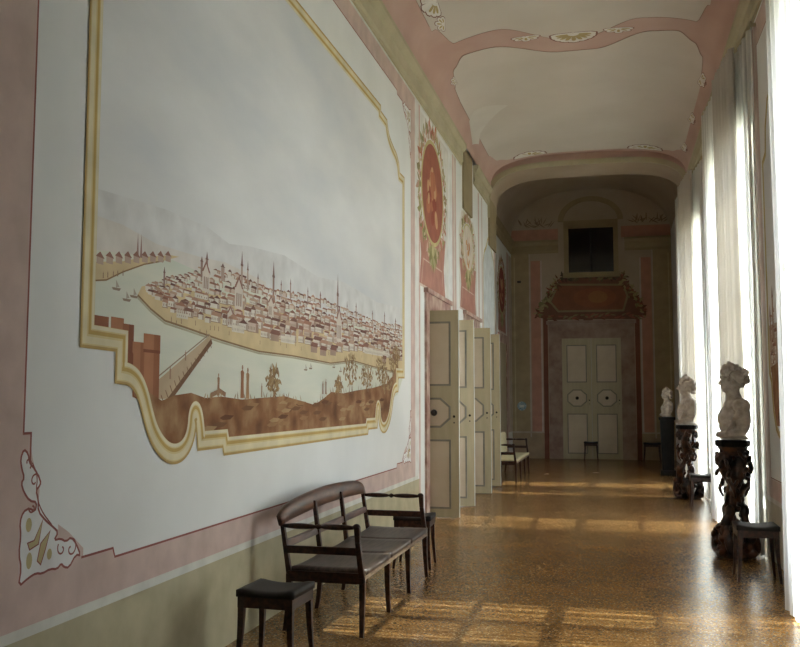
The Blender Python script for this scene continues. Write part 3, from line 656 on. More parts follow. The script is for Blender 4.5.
# ================================================================== RIGHT WALL PAINTWORK
rw = Paint('R')
rw.rect(7.1,9.78,0,.555,(.50,.44,.33),0); rw.rect(7.1,9.84,.555,.60,(.62,.58,.52),1); rw.rect(7.1,9.75,.6,.78,PINK,0)
rw.rect(9.42,9.70,.6,5.36,PINK,0); rw.rect(7.1,7.35,.6,5.36,PINK,0); rw.rect(7.35,9.42,5.1,5.36,PINK,0); rw.line([(7.4,.79),(9.42,.79),(9.42,5.1),(7.4,5.1)], .010, (.32,.15,.12), 2)
rw.rect(9.55,9.60,.6,5.36,(.68,.6,.53),1)
for a, b in ((12.25,14.85),(17.35,19.0)):
    rw.rect(a,b,0,.555,(.50,.44,.33),0); rw.rect(a,b,.6,5.36,PINK,0); rw.rect(a+.25,b-.25,.8,5.1,WHITE,1)
struct(rw.build('trim_18'))
rf = empty('wall_fresco', (XR, 8.3, 1.2), 'painted view in thin gold frame on the right wall, beside the near curtain', 'mural')
half = [(8.37,4.66),(8.55,4.62),(8.62,4.50),(8.90,4.36),(9.05,4.15),(9.10,3.9),(9.27,3.85),(9.27,1.80),(9.18,1.72),(9.12,1.45),(9.0,1.28),(8.85,1.22),(8.37,1.22)]
full = half + [(16.74-u, v) for u, v in half[::-1]][1:-1]
full = [(max(7.42, u), v) for u, v in full]
P = Paint('R', .0016); P.poly(full, (.6,.6,.6), 0, 'fresco_sky')
P.rect(7.45,9.24,1.8,2.25,(.50,.38,.28),1)
for k in range(70):
    u = rnd.uniform(7.5,9.1); z = rnd.uniform(1.8,2.3); house(P, u, z, rnd.uniform(.06,.12), rnd.uniform(.04,.08), 2+k*.12)
for u, zt in ((9.15,2.45),(9.0,2.62),(8.7,2.5),(8.3,2.55)):
    P.rect(u-.03,u+.03,2.1,zt-.12,(.38,.24,.17),12); P.poly([(u-.04,zt-.12),(u,zt),(u+.04,zt-.12)],(.28,.16,.12),12.5)
P.poly([(7.6,1.3),(9.0,1.3),(9.1,1.5),(9.15,1.75),(9.2,1.85),(8.6,1.9),(7.6,1.8)], (.3,.2,.1), 13, 'fresco_earth')
o = P.build('painted_view'); unparent_fix(o, rf)
P = Paint('R', .0036); P.line(full, .07, (.52,.42,.19), 0, closed=True); P.line(full, .016, (.40,.27,.08), 1, closed=True, off=.012)
o = P.build('painted_frame'); unparent_fix(o, rf)

# ================================================================== END WALL
ew = Paint('E')
eo = (.36,.28,.16); ep = (.46,.24,.17); ewh = (.50,.42,.33)  # end-wall paints darkened as well, the far bay's shade in their colour
for s, a in ((1, lambda u: u), (-1, lambda u: -1.22-u)):
    q = lambda u0, u1, v0, v1, c, l: ew.rect(min(a(u0), a(u1)), max(a(u0), a(u1)), v0, v1, c, l)
    q(-2.67,-2.18,.55,5.4,eo,0); q(-2.60,-2.57,.7,5.3,(.48,.40,.24),1); q(-2.20,-2.17,.55,5.4,ewh,1)
    q(-2.15,-1.90,.70,5.2,ep,0); q(-1.90,-1.86,.70,5.2,(.55,.46,.38),1); q(-2.67,-1.70,0,.66,(.36,.27,.17),0); q(-2.67,-1.70,.66,.70,(.46,.38,.28),1)
    q(-2.67,-1.42,5.74,6.04,ep,0)
    q(-1.84,-1.72,.0,3.75,(.20,.08,.05),4)
struct(ew.build('trim_19'))
# marble surround and double door
struct(MB().box(-1.70,-1.36,YE-.08,YE,0,3.12).box(.14,.48,YE-.08,YE,0,3.12).box(-1.70,.48,YE-.08,YE,3.12,3.50).build('trim_20', 'marble_dim'))
struct(MB().box(-1.75,.53,YE-.13,YE,3.50,3.58).build('trim_21', 'marble_dim'))
# ---- doors
def leaf_door(w, h, t=.045):
    """leaf standing at origin: hinge edge x=0, width along +x, thickness along +y, face looking to -y"""
    parts = []
    d = MB().box(0, w, 0, t, .015, h)
    parts.append(('panel_board', d, 'door'))
    f = w/.66; pans = [(.10*f, w-.10*f, h*.045, h*.375), (.10*f, w-.10*f, h*.632, h*.945)]
    return d, pans
def ring_frame(mb, poly, wd, y0, y1):
    n = len(poly); c = Vector((sum(p[0] for p in poly)/n, sum(p[1] for p in poly)/n))
    inn = []
    for i in range(n):
        a, b, d = Vector(poly[i-1]), Vector(poly[i]), Vector(poly[(i+1)%n])
        e1 = (b-a).normalized(); e2 = (d-b).normalized(); n1 = Vector((-e1.y, e1.x)); n2 = Vector((-e2.y, e2.x)); m = (n1+n2).normalized(); m *= wd/max(.4, m.dot(n1))
        q = b+m
        if (q-c).length > (b-c).length: q = b-m
        inn.append(q)
    for i in range(n):
        j = (i+1)%n; P4 = [poly[i], poly[j], tuple(inn[j]), tuple(inn[i])]
        mb.hull([(p[0], y0, p[1]) for p in P4], [(p[0], y1, p[1]) for p in P4])
def make_door(num, loc, rz, w, h, mirror=False, kx=.12):
    t = .045
    o = MB().box(0, w, .001, t-.001, .015, h).build('door_%d' % num, 'door'); o.location = loc; o.rotation_euler = (0,0,rz); struct(o)
    mg = w*.155
    rects = [(mg, w-mg, h*.045, h*.375), (mg, w-mg, h*.632, h*.945)]
    cx, cz = w/2, h*.503; rr = w*.36
    octo = [(cx+rr*math.cos(PI/8+k*PI/4)*1.02, cz+rr*math.sin(PI/8+k*PI/4)*.90) for k in range(8)]
    for side in (0, 1):
        y0, y1 = ((-.012, .001) if side == 0 else (t-.001, t+.012))
        ym = -.004 if side == 0 else t+.004
        for r in rects:
            poly = [(r[0],r[2]),(r[1],r[2]),(r[1],r[3]),(r[0],r[3])]
            mb = MB(); ring_frame(mb, poly, .026, y0, y1); mb.build('moulding', 'door_mould', o)
            MB().box(r[0]+.026, r[1]-.026, min(ym,t/2), max(ym,t/2), r[2]+.026, r[3]-.026).build('inset_panel', 'door_panel', o)
        mb = MB(); ring_frame(mb, octo, .026, y0, y1); mb.build('moulding', 'door_mould', o)
        MB().hull([(cx+(p[0]-cx)*.84, ym, cz+(p[1]-cz)*.84) for p in octo], [(cx+(p[0]-cx)*.84, t/2, cz+(p[1]-cz)*.84) for p in octo]).build('inset_panel', 'door_panel', o)
        s = -1 if side == 0 else 1; yb = ym
        mb = MB(); mb.tube([(cx,yb,cz),(cx,yb+s*.014,cz)], [.045,.036], 14); mb.tube([(cx,yb+s*.01,cz),(cx,yb+s*.05,cz)], [.014,.014], 10); mb.ell((cx,yb+s*.06,cz), (.028,.018,.036))
        mb.build('knocker', 'iron', o, True)
    mb = MB(); mb.tube([(w-.06,-.002,h*.485),(w-.06,-.012,h*.485)], .017, 12); mb.tube([(w-.06,-.002,h*.455),(w-.06,-.010,h*.455)], .010, 10); mb.build('keyhole', 'iron', o)
    MB().box(w-.001, w+.004, 0.0, t, .015, h).build('edge_strip', 'door_edge', o)
    return o
make_door(1, (-2.67, 11.715, 0), 0, .66, 2.72)
make_door(2, (-2.67, 13.02, 0), 0, .66, 2.70)
make_door(3, (-2.67, 14.815, 0), 0, .66, 2.72)
make_door(4, (-2.67, 16.04, 0), 0, .66, 2.70)
make_door(5, (-1.36, YE-.05, 0), 0, .745, 3.12)
d6 = make_door(6, (-.605, YE-.05, 0), 0, .745, 3.12)
# dark window over the door
w4 = MB().box(-1.15,.0,YE-.03,YE+.01,4.84,6.02).build('window_4', 'dark_glass'); struct(w4)
MB().box(-1.27,-1.15,YE-.10,YE+.01,4.72,6.15).box(.0,.12,YE-.10,YE+.01,4.72,6.15).box(-1.27,.12,YE-.10,YE+.01,6.02,6.22).box(-1.30,.15,YE-.12,YE+.01,4.72,4.84).build('window_frame', 'ochre_dark', w4)
MB().box(-.595,-.555,YE-.05,YE-.03,4.84,6.02).build('mullion', 'black_wood', w4)
am = MB(); ai = arc(-.58,.70,6.22,.52,2.0,24); ao = arc(-.58,.84,6.22,.64,2.0,24)
for i in range(24): am.hull([(p[0],YE-.06,p[1]) for p in (ai[i],ai[i+1],ao[i+1],ao[i])], [(p[0],YE,p[1]) for p in (ai[i],ai[i+1],ao[i+1],ao[i])])
struct(am.build('trim_22', 'ochre_dark'))
# carved-look painted overdoor on the end wall
P = Paint('E', .003)
body = [(-2.05,3.72),(-1.90,4.05),(-1.52,4.42),(-1.38,4.74),(-1.15,4.80),(.24,4.76),(.45,4.40),(.70,4.05),(.78,3.72),(.48,3.60),(-.55,3.62),(-.64,3.40),(-.76,3.40),(-.80,3.62),(-1.70,3.62)]
P.poly(body, (.17,.08,.05), 0)
P.poly([(-1.43,4.52),(.23,4.48),(.30,4.2),(.22,3.85),(-1.44,3.86),(-1.6,4.1)], (.23,.10,.055), 2); P.line([(-1.43,4.55),(.23,4.50),(.33,4.2),(.22,3.83),(-1.44,3.84),(-1.65,4.1)], .05, (.27,.22,.12), 3, closed=True)
P.ellipse((-.5,4.18), .55, .26, (.27,.11,.055), 4); P.ellipse((-.42,4.2), .25, .16, (.33,.15,.065), 5)
R3 = random.Random(4)
for k in range(150):
    s = R3.choice((-1,1)); u = -.62+s*R3.uniform(.8,1.38); z = 4.7-abs(abs(u+.62)-.8)*1.6+R3.uniform(-.12,.12)
    P.leaf((u,z), R3.uniform(0,6.28), R3.uniform(.08,.17), R3.uniform(.04,.08), R3.choice([(.20,.18,.08),(.30,.26,.12),(.14,.06,.03),(.26,.09,.05),(.36,.30,.15)]), 6+k%8*.3)
for k in range(90):
    u = R3.uniform(-1.5,.3); P.leaf((u, 4.74+.05*math.cos((u+.6)*2)+R3.uniform(-.10,.05)), R3.uniform(0,6.28), .13, .06, R3.choice([(.06,.05,.03),(.12,.10,.05),(.09,.04,.03),(.20,.16,.08)]), 5+k%5*.3)
for k in range(60):
    u = R3.uniform(-1.9,.7); P.leaf((u, 3.66+R3.uniform(-.04,.08)), R3.uniform(-.5,.5), .16, .05, R3.choice([(.30,.11,.07),(.18,.07,.04),(.24,.2,.1)]), 9+k%5*.3)
tag(P.build('overdoor_painting'), 'wide dark red cartouche with green foliage above the closed far doors', 'mural')
# lightly painted rocaille above the end cornice
P = Paint('E', .0016)
for k in range(24):
    for s, c0 in ((1,-2.0),(-1,.95)): P.leaf((c0+R3.uniform(-.4,.4), 6.08+R3.uniform(0,.1)), R3.uniform(.2,2.9), .22, .03, (.22,.15,.09), 2)
struct(P.build('trim_23'))
# small round sign on the end pilaster
mb = MB(); mb.tube([(0,0,0),(0,-.02,0)], .12, 20); s_ = mb.build('wall_sign', 'sign'); s_.location = (-2.42, YE-.004, 1.36)
tag(s_, 'small pale blue round sign low on the ochre pilaster left of the far doors', 'sign')
mb = MB(); mb.box(-.06,.06,-.025,-.019,-.035,.035); mb.build('sign_mark', 'door_edge', s_)
mb = MB().box(-.05,.05,-.03,0,-.03,.03); s_ = mb.build('wall_bracket', 'iron', bevel=.008); s_.location = (-2.46, YE-.003, 4.65)
tag(s_, 'tiny dark iron bracket high on the ochre pilaster left of the far window', 'bracket')

# ================================================================== WINDOWS (right wall)
for i, (a, b) in enumerate(WINDOWS):
    w = MB().box(1.84, 1.846, a+.06, b-.06, WZ0+.06, WZ1-.06).build('window_%d' % (i+1), 'glass'); struct(w)
    f = MB(); x0, x1 = 1.78, 1.86
    f.box(x0,x1,a,a+.07,WZ0,WZ1).box(x0,x1,b-.07,b,WZ0,WZ1).box(x0,x1,a,b,WZ0,WZ0+.09).box(x0,x1,a,b,WZ1-.07,WZ1)
    f.box(x0,x1,(a+b)/2-.06,(a+b)/2+.06,WZ0,WZ1)
    f.build('window_frame', 'frame_wood', w)
    g = MB()
    for z in (1.1,1.75,2.55,3.2,3.85): g.box(1.805,1.84,a,b,z-(.05 if z == 2.55 else .018),z+(.05 if z == 2.55 else .018))
    for y in ((a*3+b)/4, (a+3*b)/4): g.box(1.805,1.84,y-.015,y+.015,WZ0,WZ1)
    g.build('glazing_bars', 'frame_wood', w)

# ================================================================== CURTAINS
def curtain(y0, y1, x0, x1, label, seed, dens=None, gather=None):
    R = random.Random(seed)
    root = empty('curtain', ((x0+x1)/2, (y0+y1)/2, 0), label, 'curtain', None)
    ox, oy = root.location.x, root.location.y
    # fold phase along the width, denser where the cloth is gathered
    n = 420; ph = [0]; 
    for i in range(n):
        t = i/n; ph.append(ph[-1] + (dens(t) if dens else 14)*2*PI/n)
    zs = [0.02,.3,.8,1.4,2.0,2.6,3.2,3.8,4.4,4.9,5.2,5.30]
    bm = bmesh.new(); rows = []
    for z in zs:
        row = []; k = z/5.3
        for i in range(n+1):
            t = i/n; amp = (.038+.012*math.sin(t*9+seed))*(1-.35*k)*(.55+.45*min(1, t*5))
            d = math.sin(ph[i]+.35*math.sin(z*1.3+t*5)) ; d += .30*math.sin(2.1*ph[i]+seed+z*.4)
            yy = y0+(y1-y0)*t + .012*math.cos(ph[i])*(1-k)
            row.append(bm.verts.new((x0+(x1-x0)*t + amp*d - ox, yy - oy, z)))
        rows.append(row)
    for a, b in zip(rows, rows[1:]):
        for i in range(n): bm.faces.new((a[i], a[i+1], b[i+1], b[i]))
    me = bpy.data.meshes.new('drape'); bm.to_mesh(me); bm.free(); link('drape', me, 'curtain', root, True)
    mb = MB(); mb.tube([(x0-ox, y0-.02-oy, 5.335), (x1-ox, y1+.02-oy, 5.335)], .016, 10); mb.build('curtain_rod', 'stucco_ochre', root, True)
    for yy, xx in ((y0,x0),(y1,x1)):
        mb = MB(); mb.box(xx-.012-ox, XR+.004-ox, yy-.012-oy, yy+.012-oy, 5.30, 5.33); mb.build('rod_bracket', 'stucco_ochre', root)
    if gather:
        g0, g1 = gather; bm = bmesh.new(); rows = []; n = 220
        for z in zs:
            row = []
            for i in range(n+1):
                t = i/n; yy = g0+(g1-g0)*t; k = (yy-y0)/(y1-y0); q = t*2*PI*9+.3*math.sin(z+t*4)
                row.append(bm.verts.new((x0+(x1-x0)*k-.085 + .030*math.sin(q)+.010*math.sin(2.3*q+seed) - ox, yy-oy+.01*math.cos(q), z)))
            rows.append(row)
        for a, b in zip(rows, rows[1:]):
            for i in range(n): bm.faces.new((a[i], a[i+1], b[i+1], b[i]))
        me = bpy.data.meshes.new('gathered_lining'); bm.to_mesh(me); bm.free(); link('gathered_lining', me, 'lining', root, True)
    return root
g = 'sheer curtains along the right wall'
curtain(4.45, 7.20, 1.30, 1.20, 'bright sheer white curtain nearest the viewer at the right edge', 1, lambda t: 17)
curtain(9.42, 12.38, 1.388, 1.19, 'sheer white curtain with grey gathers behind the nearest marble bust', 2, lambda t: 15, (9.92, 10.98))
curtain(14.60, 17.6, 1.375, 1.17, 'farthest sheer white curtain, behind the second marble bust', 3, lambda t: 15, (15.25, 16.5))

# ================================================================== BENCHES
def sabre_leg(mb, x, y, ztop, dx, dy, w=.021, foot=.014, dxt=0):
    pts = []
    N = 8
    loops = []
    for i in range(N+1):
        t = i/N; z = ztop*(1-t); c = t**2.2
        ww = w+(foot-w)*t
        cx, cy = x+dx*c, y+dy*c
        loops.append([(cx-ww, cy-ww, z), (cx+ww, cy-ww, z), (cx+ww, cy+ww, z), (cx-ww, cy+ww, z)])
    vs = [[mb.bm.verts.new(p) for p in l] for l in loops]
    for a, b in zip(vs, vs[1:]):
        for k in range(4): mb.bm.faces.new((a[k], a[(k+1)%4], b[(k+1)%4], b[k]))
    mb.bm.faces.new(vs[0]); mb.bm.faces.new(vs[-1][::-1])
def settee(loc, Lh, depth, label, upholstery, padback, nseat=3, cat='bench'):
    root = empty('wooden_settee', loc, label, cat)   # x: 0 back .. depth front, y: -Lh..Lh
    zs = .40
    st = [ -Lh+.03 + (2*Lh-.06)*k/nseat for k in range(nseat+1)]
    # seats: slightly dished
    for k in range(nseat):
        bm = bmesh.new(); a, b = st[k], st[k+1]; rows = []
        for i in range(9):
            row = []
            for j in range(9):
                u, v = i/8, j/8; h = .014*(2*u-1)**2 + .006*(2*v-1)**2
                if i in (0,8) or j in (0,8): h -= .006
                row.append(bm.verts.new((.05+(depth-.05)*v, a+(b-a)*u, zs+.012+h)))
            rows.append(row)
        for p, q in zip(rows, rows[1:]):
            for j in range(8): bm.faces.new((p[j], p[j+1], q[j+1], q[j]))
        geom = bmesh.ops.extrude_face_region(bm, geom=bm.faces[:])
        for v in [e for e in geom['geom'] if isinstance(e, bmesh.types.BMVert)]: v.co.z = zs-.012
        bmesh.ops.recalc_face_normals(bm, faces=bm.faces[:])
        me = bpy.data.meshes.new('seat'); bm.to_mesh(me); bm.free(); link('seat', me, upholstery, root, True)
    MB().box(depth-.035,depth-.003,-Lh+.02,Lh-.02,zs-.045,zs-.003).build('front_rail', 'seat_edge', root, bevel=.003)
    f = MB(); f.box(.03,.06,-Lh+.02,Lh-.02,zs-.07,zs-.005).box(.03,depth-.01,-Lh+.005,-Lh+.035,zs-.07,zs).box(.03,depth-.01,Lh-.035,Lh-.005,zs-.07,zs)
    f.build('seat_rail', 'wood', root, bevel=.003)
    for k in range(nseat+1):
        mb = MB(); sabre_leg(mb, depth-.025, st[k], zs-.02, .012, (-.06, 0, 0, .02)[k]); mb.build('leg', 'wood', root, bevel=.003)
        mb = MB(); sabre_leg(mb, .035, st[k], zs-.02, -.03, 0); mb.build('leg', 'wood', root, bevel=.003)
    # back posts and crest
    def crest(y):
        t = min(1, abs(y)/Lh); return .866-.045*t**2-.055*t**14
    for k in range(nseat+1):
        y = st[k]; top = crest(y)-.07
        mb = MB(); mb.hull([(.02,y-.018,zs-.05),(.055,y-.018,zs-.05),(.055,y+.018,zs-.05),(.02,y+.018,zs-.05)], [(-.035,y-.016,top),(-.008,y-.016,top),(-.008,y+.016,top),(-.035,y+.016,top)]); mb.build('back_post', 'wood', root, bevel=.003)
    mb = MB(); n = 36; prev = None
    for i in range(n+1):
        y = -Lh-.01+(2*Lh+.02)*i/n; t = abs(y)/(Lh+.01); zt = crest(y*.99); hh = .135-.02*t**2-.045*t**14
        zb = zt-hh; xb = -.02-.02*(1-t)
        if t > .96: zb += 0
        lp = [mb.bm.verts.new(p) for p in ((xb-.030,y,zt-.008),(xb-.018,y,zt),(xb+.002,y,zt-.006),(xb+.016,y,zb+.01),(xb+.008,y,zb),(xb-.012,y,zb))]
        if prev:
            for k in range(6): mb.bm.faces.new((prev[k], prev[(k+1)%6], lp[(k+1)%6], lp[k]))
        else: mb.bm.faces.new(lp[::-1])
        prev = lp
    mb.bm.faces.new(prev); mb.build('crest_rail', 'wood_red', root, True)
    MB().hull([(-.012,-Lh+.04,.545),(.018,-Lh+.04,.545),(.018,Lh-.04,.545),(-.012,Lh-.04,.545)], [(-.018,-Lh+.04,.592),(.010,-Lh+.04,.592),(.010,Lh-.04,.592),(-.018,Lh-.04,.592)]).build('mid_rail', 'wood_red', root, bevel=.003)
    if padback:
        MB().hull([(.02,-Lh+.06,.44),(.07,-Lh+.06,.44),(.07,Lh-.06,.44),(.02,Lh-.06,.44)], [(-.02,-Lh+.06,.86),(.03,-Lh+.06,.84),(.03,Lh-.06,.84),(-.02,Lh-.06,.86)]).build('back_cushion', upholstery, root, bevel=.02)
    for s in (-1, 1):
        y = s*(Lh-.02)
        mb = MB(); mb.hull([(depth-.045,y-.018,zs-.03),(depth-.005,y-.018,zs-.03),(depth-.005,y+.018,zs-.03),(depth-.045,y+.018,zs-.03)], [(depth-.072,y-.016,.60),(depth-.038,y-.016,.60),(depth-.038,y+.016,.60),(depth-.072,y+.016,.60)])
        mb.hull([(depth-.072,y-.016,.60),(depth-.038,y-.016,.60),(depth-.038,y+.016,.60),(depth-.072,y+.016,.60)], [(depth-.080,y-.018,.70),(depth-.040,y-.018,.70),(depth-.040,y+.018,.70),(depth-.080,y+.018,.70)])
        mb.ell((depth-.065,y,.70),(.027,.022,.022)); mb.build('arm_post', 'wood', root, bevel=.003)
        mb = MB(); x0, x1, z = -.02, depth-.07, .695; N = 24; rr = []
        for i in range(N+1):
            t = i/N; u = abs(t-.5)*2; r = .010+.010*math.sin(PI*min(1, u))*1.0
            if u < .07: r = .021
            elif u < .12: r = .009
            rr.append(r)
        mb.tube([(x0+(x1-x0)*i/N, y, z+.0*i) for i in range(N+1)], rr, 10); mb.build('armrest', 'wood', root, True)
        MB().box(.0,depth-.05,y-.012,y+.012,.515,.565).build('side_rail', 'wood', root, bevel=.003)
    return root
settee((-2.20, 6.86, 0), 1.03, .57, 'long dark wooden bench with brown leather seat and open back against the left wall', 'leather', False)
settee((-2.33, 18.1, 0), 1.24, .52, 'cream upholstered settee with dark wooden arms, past the open doors at far left', 'cream', True, 3, 'settee')

# ================================================================== STOOLS
def make_stool(name='wooden_stool'):
    root = empty(name, (0,0,0), 'x', 'stool', 'dark wooden stools')
    s = .167
    bm = bmesh.new(); rows = []; N = 12
    for i in range(N+1):
        row = []
        for j in range(N+1):
            u, v = 2*i/N-1, 2*j/N-1
            h = .022*u*u; e = max(abs(u), abs(v)); h -= .012*max(0, (e-.8)/.2)**2
            row.append(bm.verts.new((u*(s+.006), v*(s+.006), .452+h)))
        rows.append(row)
    for p, q in zip(rows, rows[1:]):
        for j in range(N): bm.faces.new((p[j], q[j], q[j+1], p[j+1]))
    g = bmesh.ops.extrude_face_region(bm, geom=bm.faces[:])
    for v in [e for e in g['geom'] if isinstance(e, bmesh.types.BMVert)]: v.co.z = .425
    bmesh.ops.recalc_face_normals(bm, faces=bm.faces[:])
    me = bpy.data.meshes.new('seat_cushion'); bm.to_mesh(me); bm.free(); link('seat_cushion', me, 'leather_dark', root, True)
    MB().box(-s,s,-s,-s+.022,.365,.43).box(-s,s,s-.022,s,.365,.43).box(-s,-s+.022,-s+.022,s-.022,.365,.43).box(s-.022,s,-s+.022,s-.022,.365,.43).build('seat_rail', 'wood', root, bevel=.003)
    for a in (-1,1):
        for b in (-1,1):
            mb = MB(); sabre_leg(mb, a*(s-.02), b*(s-.02), .42, a*.022, b*.022, .020, .011); mb.build('leg', 'wood', root, bevel=.003)
    return root
spots = [((-1.94, 5.03, 0), -.03, 1.0, 'dark wooden stool in the foreground, left of the long bench', 'wooden_stool'),
         ((-1.86, 8.38, 0), .05, 1.0, 'dark stool half hidden behind the far arm of the long bench'),
         ((1.15, 8.43, 0), 0, .97, 'dark stool in front of the nearest carved pedestal on the right'),
         ((1.18, 13.75, 0), 0, .97, 'dark stool beside the second pedestal, between the two curtains'),
         ((-.645, 23.45, 0), 0, 1.0, 'dark stool standing in front of the closed far doors'),
         ((.84, 23.45, 0), 0, 1.0, 'dim stool against the far wall, right of the closed doors')]
proto = make_stool()
for i, q in enumerate(spots):
    o = proto if i == 0 else copy_tree(proto)
    o.location = q[0]; o.rotation_euler = (0,0,q[1]); o['label'] = q[3]
    if i == 0: o.scale = (1.0,1.0,1.02)
    if i == 5: o.scale = (1.2,1,1)

# ================================================================== MARBLE BUSTS
def bust(loc, label, kind, rz=0, s=1.0):
    """faces -x; origin at the pedestal top"""
    root = tag(bpy.data.objects.new('marble_bust', None), label, 'sculpture'); COL.objects.link(root); root.location = loc; root.rotation_euler = (0,0,rz); root.scale = (s,s,s*.955)
    K = 1/608.
    def E(mb, x, z, rx, rz_, ry, yo=0, rot=0): mb.ell(((x-195)*K, yo, (555-z)*K), (rx*K, ry, rz_*K), (0,rot,0))
    mb = MB()
    # torso cut below the chest, draped
    E(mb,188,520,72,34,.125); E(mb,185,470,76,80,.135); E(mb,198,410,88,85,.165); E(mb,215,350,76,62,.17); E(mb,245,400,46,100,.12)
    E(mb,150,420,48,60,.115,0,.2)
    for s_ in (-1,1):
        E(mb,222,345,52,48,.075,s_*.145); E(mb,225,420,45,100,.055,s_*.175); E(mb,150,405,34,36,.055,s_*.065)
    # cradled forearm and drapery roll in front
    mb.tube([((225-195)*K,-.17,(500-555)*-K),((170-195)*K,-.17,.065),((112-195)*K,-.10,.055),((100-195)*K,-.01,.05)], [.045,.042,.034,.030], 10)
    mb.tube([((250-195)*K,.10,.045),((190-195)*K,.125,.045),((120-195)*K,.05,.045)], [.038,.038,.034], 10)
    for q in range(6):
        mb.tube([((120+q*22-195)*K, -.165+.012*q, .06+.02*q), ((165+q*18-195)*K,-.178,.20+.01*q), ((225+q*8-195)*K,-.13,.35)], [.010,.014,.008], 7)
    # neck, head, face
    mb.tube([((205-195)*K,0,(320-555)*-K),((196-195)*K,0,(275-555)*-K),((192-195)*K,0,(235-555)*-K)], [.090,.072,.066], 14)
    E(mb,190,195,60,72,.082); E(mb,158,218,30,38,.052)
    mb.tube([((136-195)*K,0,(170-555)*-K),((114-195)*K,0,(205-555)*-K),((128-195)*K,0,(210-555)*-K)], [.010,.017,.012], 8)   # nose
    E(mb,135,228,10,5,.024); E(mb,136,218,9,4,.022); E(mb,150,247,17,12,.026)                                    # lips, chin
    E(mb,142,165,16,8,.055)                                                                                       # brow
    for s_ in (-1,1): E(mb,190,200,14,20,.014,s_*.082)                                                            # ears
    body = remeshed(mb, 'torso_and_head', 'marble', root, .0065, 2, .5, .003)
    h = MB(); R = random.Random(3+kind)
    def curl(x, z, r, y): h.ell(((x-195)*K, y, (555-z)*K), (r*K, r*K*.9, r*K))
    E(h,215,168,58,54,.088); E(h,240,185,42,44,.065)
    if kind == 0:
        for x, z, r in ((152,122,26),(165,95,24),(188,84,22),(210,98,20),(185,118,28),(225,118,24),(145,104,15),(255,150,28),(272,128,15),(262,185,27),(245,218,20),(278,160,17)):
            for y in (-.045,0,.045): curl(x+R.uniform(-9,9), z+R.uniform(-9,9), r*R.uniform(.6,.85), y)
        for q in range(40):
            a = R.uniform(0,2*PI); curl(205+85*math.cos(a)*R.uniform(.5,.95), 140+60*math.sin(a)*R.uniform(.4,.95), R.uniform(9,14), R.uniform(-.085,.085))
    else:
        for x, z, r in ((165,125,28),(185,100,28),(193,78,17),(215,108,26),(240,135,30),(255,170,34),(262,205,28),(262,240,22),(150,140,20)):
            for y in (-.045,0,.045): curl(x+R.uniform(-5,5), z+R.uniform(-5,5), r*R.uniform(.8,1), y)
    for k in range(26):
        a = R.uniform(0,PI); b = R.uniform(-1,1); curl(215-62*math.cos(a), 160-55*math.sin(a), R.uniform(10,17), b*.085)
    remeshed(h, 'hair', 'marble', root, .0065, 1, .5, .003)
    MB().lathe([(.13,0),(.135,.012),(.12,.03),(.09,.04)]).build('socle', 'marble', root, True)
    return root
bust((1.13, 9.55, 1.149), 'marble bust of a woman with tall curled hair, nearest, against the bright curtain', 0, .12)
bust((1.07, 14.92, 1.149), 'second marble bust, smooth tall headdress, against the farther curtain', 1, 0, 1.02)
bust((1.0, 19.35, 1.187), 'small pale marble bust on a plain black pedestal in the shade at the far right', 1, -.2, .78)

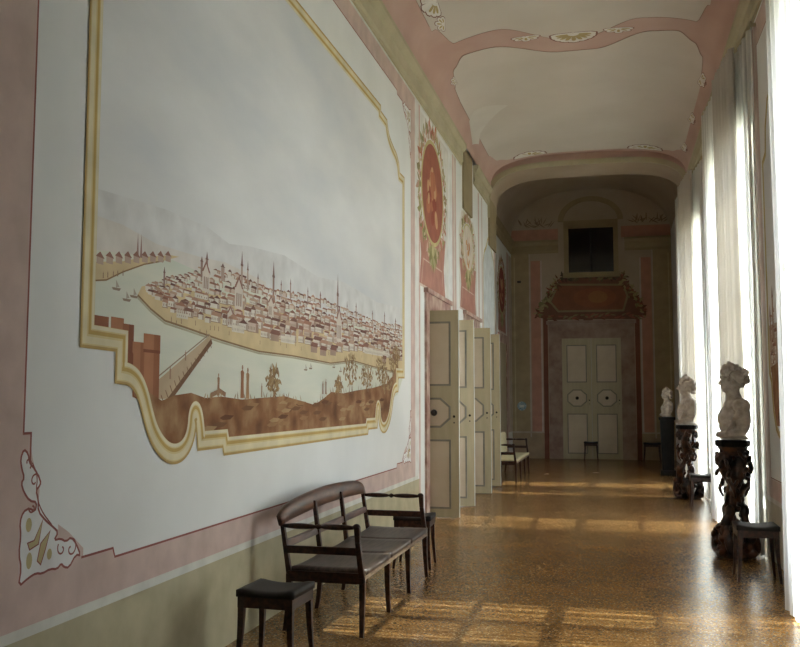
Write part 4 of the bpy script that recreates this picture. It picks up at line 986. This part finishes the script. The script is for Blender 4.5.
# ================================================================== PEDESTALS
def carved_pedestal(loc, label, seed, group):
    R = random.Random(seed)
    root = empty('carved_pedestal', loc, label, 'pedestal', group); root.scale = (.95, .95, 1)
    MB().lathe([(.150,1.075),(.172,1.085),(.176,1.10),(.176,1.125),(.168,1.14),(.05,1.14)], seg=8).build('top_plate', 'black_wood', root, bevel=.004)
    mb = MB()
    mb.lathe([(.115,.99),(.13,1.0),(.125,1.03),(.14,1.05),(.15,1.08)], seg=20)
    # three entwined figures
    for k in range(3):
        a0 = 2*PI*k/3+.4+seed; pts = []; rad = []
        for i in range(22):
            t = i/21; z = .22+.80*t; a = a0+t*2.4; r = .075+.035*math.sin(t*PI*2+.6)+.02*math.sin(t*9+k)
            pts.append((r*math.cos(a), r*math.sin(a), z)); rad.append(.050+.018*math.sin(t*PI*3+k)+.012*(t>.7))
        mb.tube(pts, rad, 9)
        x, y, z = pts[17]; mb.ell((x*1.1,y*1.1,.90),(.040,.040,.052)); mb.ell((x*1.0,y*1.0,.82),(.055,.055,.06)); mb.ell((pts[11][0]*1.2,pts[11][1]*1.2,pts[11][2]),(.05,.05,.075)); mb.ell((pts[6][0]*1.2,pts[6][1]*1.2,pts[6][2]),(.052,.052,.07))
        # raised arms to the plate, and drooping drapery
        b = a0+2.1; mb.tube([(x,y,.86),(.14*math.cos(b),.14*math.sin(b),.92),(.13*math.cos(b),.13*math.sin(b),1.04)], [.022,.018,.020], 8)
        mb.tube([(x,y,.80),(.15*math.cos(b+.8),.15*math.sin(b+.8),.76),(.165*math.cos(b+1.1),.165*math.sin(b+1.1),.66),(.12*math.cos(b+1.2),.12*math.sin(b+1.2),.58)], [.018,.024,.02,.012], 8)
    for k in range(70):
        a = R.uniform(0,2*PI); z = R.uniform(.28,1.03); r = .105+.035*math.sin(z*9)+.03*(z > .7)
        mb.ell((r*math.cos(a), r*math.sin(a), z), (R.uniform(.018,.034), R.uniform(.014,.024), R.uniform(.03,.065)), (R.uniform(-.8,.8),R.uniform(-.6,.6),a))
    remeshed(mb, 'carved_shaft', 'carved', root, .008, 1, .4, .006, seed)
    mb = MB()
    mb.lathe([(.19,0),(.205,.02),(.20,.05),(.16,.07),(.10,.10),(.07,.2),(.08,.26)], seg=24)
    for k in range(4):    # scrolled beasts at the foot
        a = 2*PI*k/4+.5+seed*.3; c, s_ = math.cos(a), math.sin(a)
        pts = []
        for i in range(14):
            t = i/13; r = .10+.11*math.sin(t*PI*.9); z = .30-.27*t+.04*math.sin(t*7); pts.append((r*math.cos(a+t*.7), r*math.sin(a+t*.7), z))
        mb.tube(pts, [.045-.012*abs(i/13-.4) for i in range(14)], 9)
        mb.ell((.185*c,.185*s_,.20),(.055,.055,.055)); mb.ell((.215*c,.215*s_,.06),(.045,.035,.040),(0,0,a)); mb.ell((.16*c,.16*s_,.12),(.05,.05,.06))
        mb.tube([(.2*c,.2*s_,.22),(.235*c,.235*s_,.25),(.215*c,.215*s_,.29)], [.02,.014,.006], 7)
    for k in range(44):
        a = R.uniform(0,2*PI); q = R.uniform(.15,.22); mb.ell((q*math.cos(a),q*math.sin(a),R.uniform(.05,.30)),(.030,.016,.038),(R.uniform(-1,1),0,a))
    remeshed(mb, 'carved_base', 'carved', root, .008, 1, .4, .006, seed+5)
    return root
carved_pedestal((1.115, 9.55, 0), 'carved dark wooden pedestal of entwined figures under the nearest bust', 1, None)
carved_pedestal((1.07, 14.92, 0), 'carved dark wooden pedestal under the second bust, beside the farther curtain', 2, None)
root = empty('plain_pedestal', (1.0, 19.35, 0), 'plain black tapering pedestal under the small pale bust at far right', 'pedestal')
MB().hull([(-.115,-.115,.10),(.115,-.115,.10),(.115,.115,.10),(-.115,.115,.10)], [(-.135,-.135,1.12),(.135,-.135,1.12),(.135,.135,1.12),(-.135,.135,1.12)]).build('shaft', 'black_wood', root, bevel=.006)
MB().box(-.16,.16,-.16,.16,1.12,1.18).build('top_plate', 'black_wood', root, bevel=.008)
MB().box(-.15,.15,-.15,.15,0,.10).build('plinth', 'black_wood', root, bevel=.008)
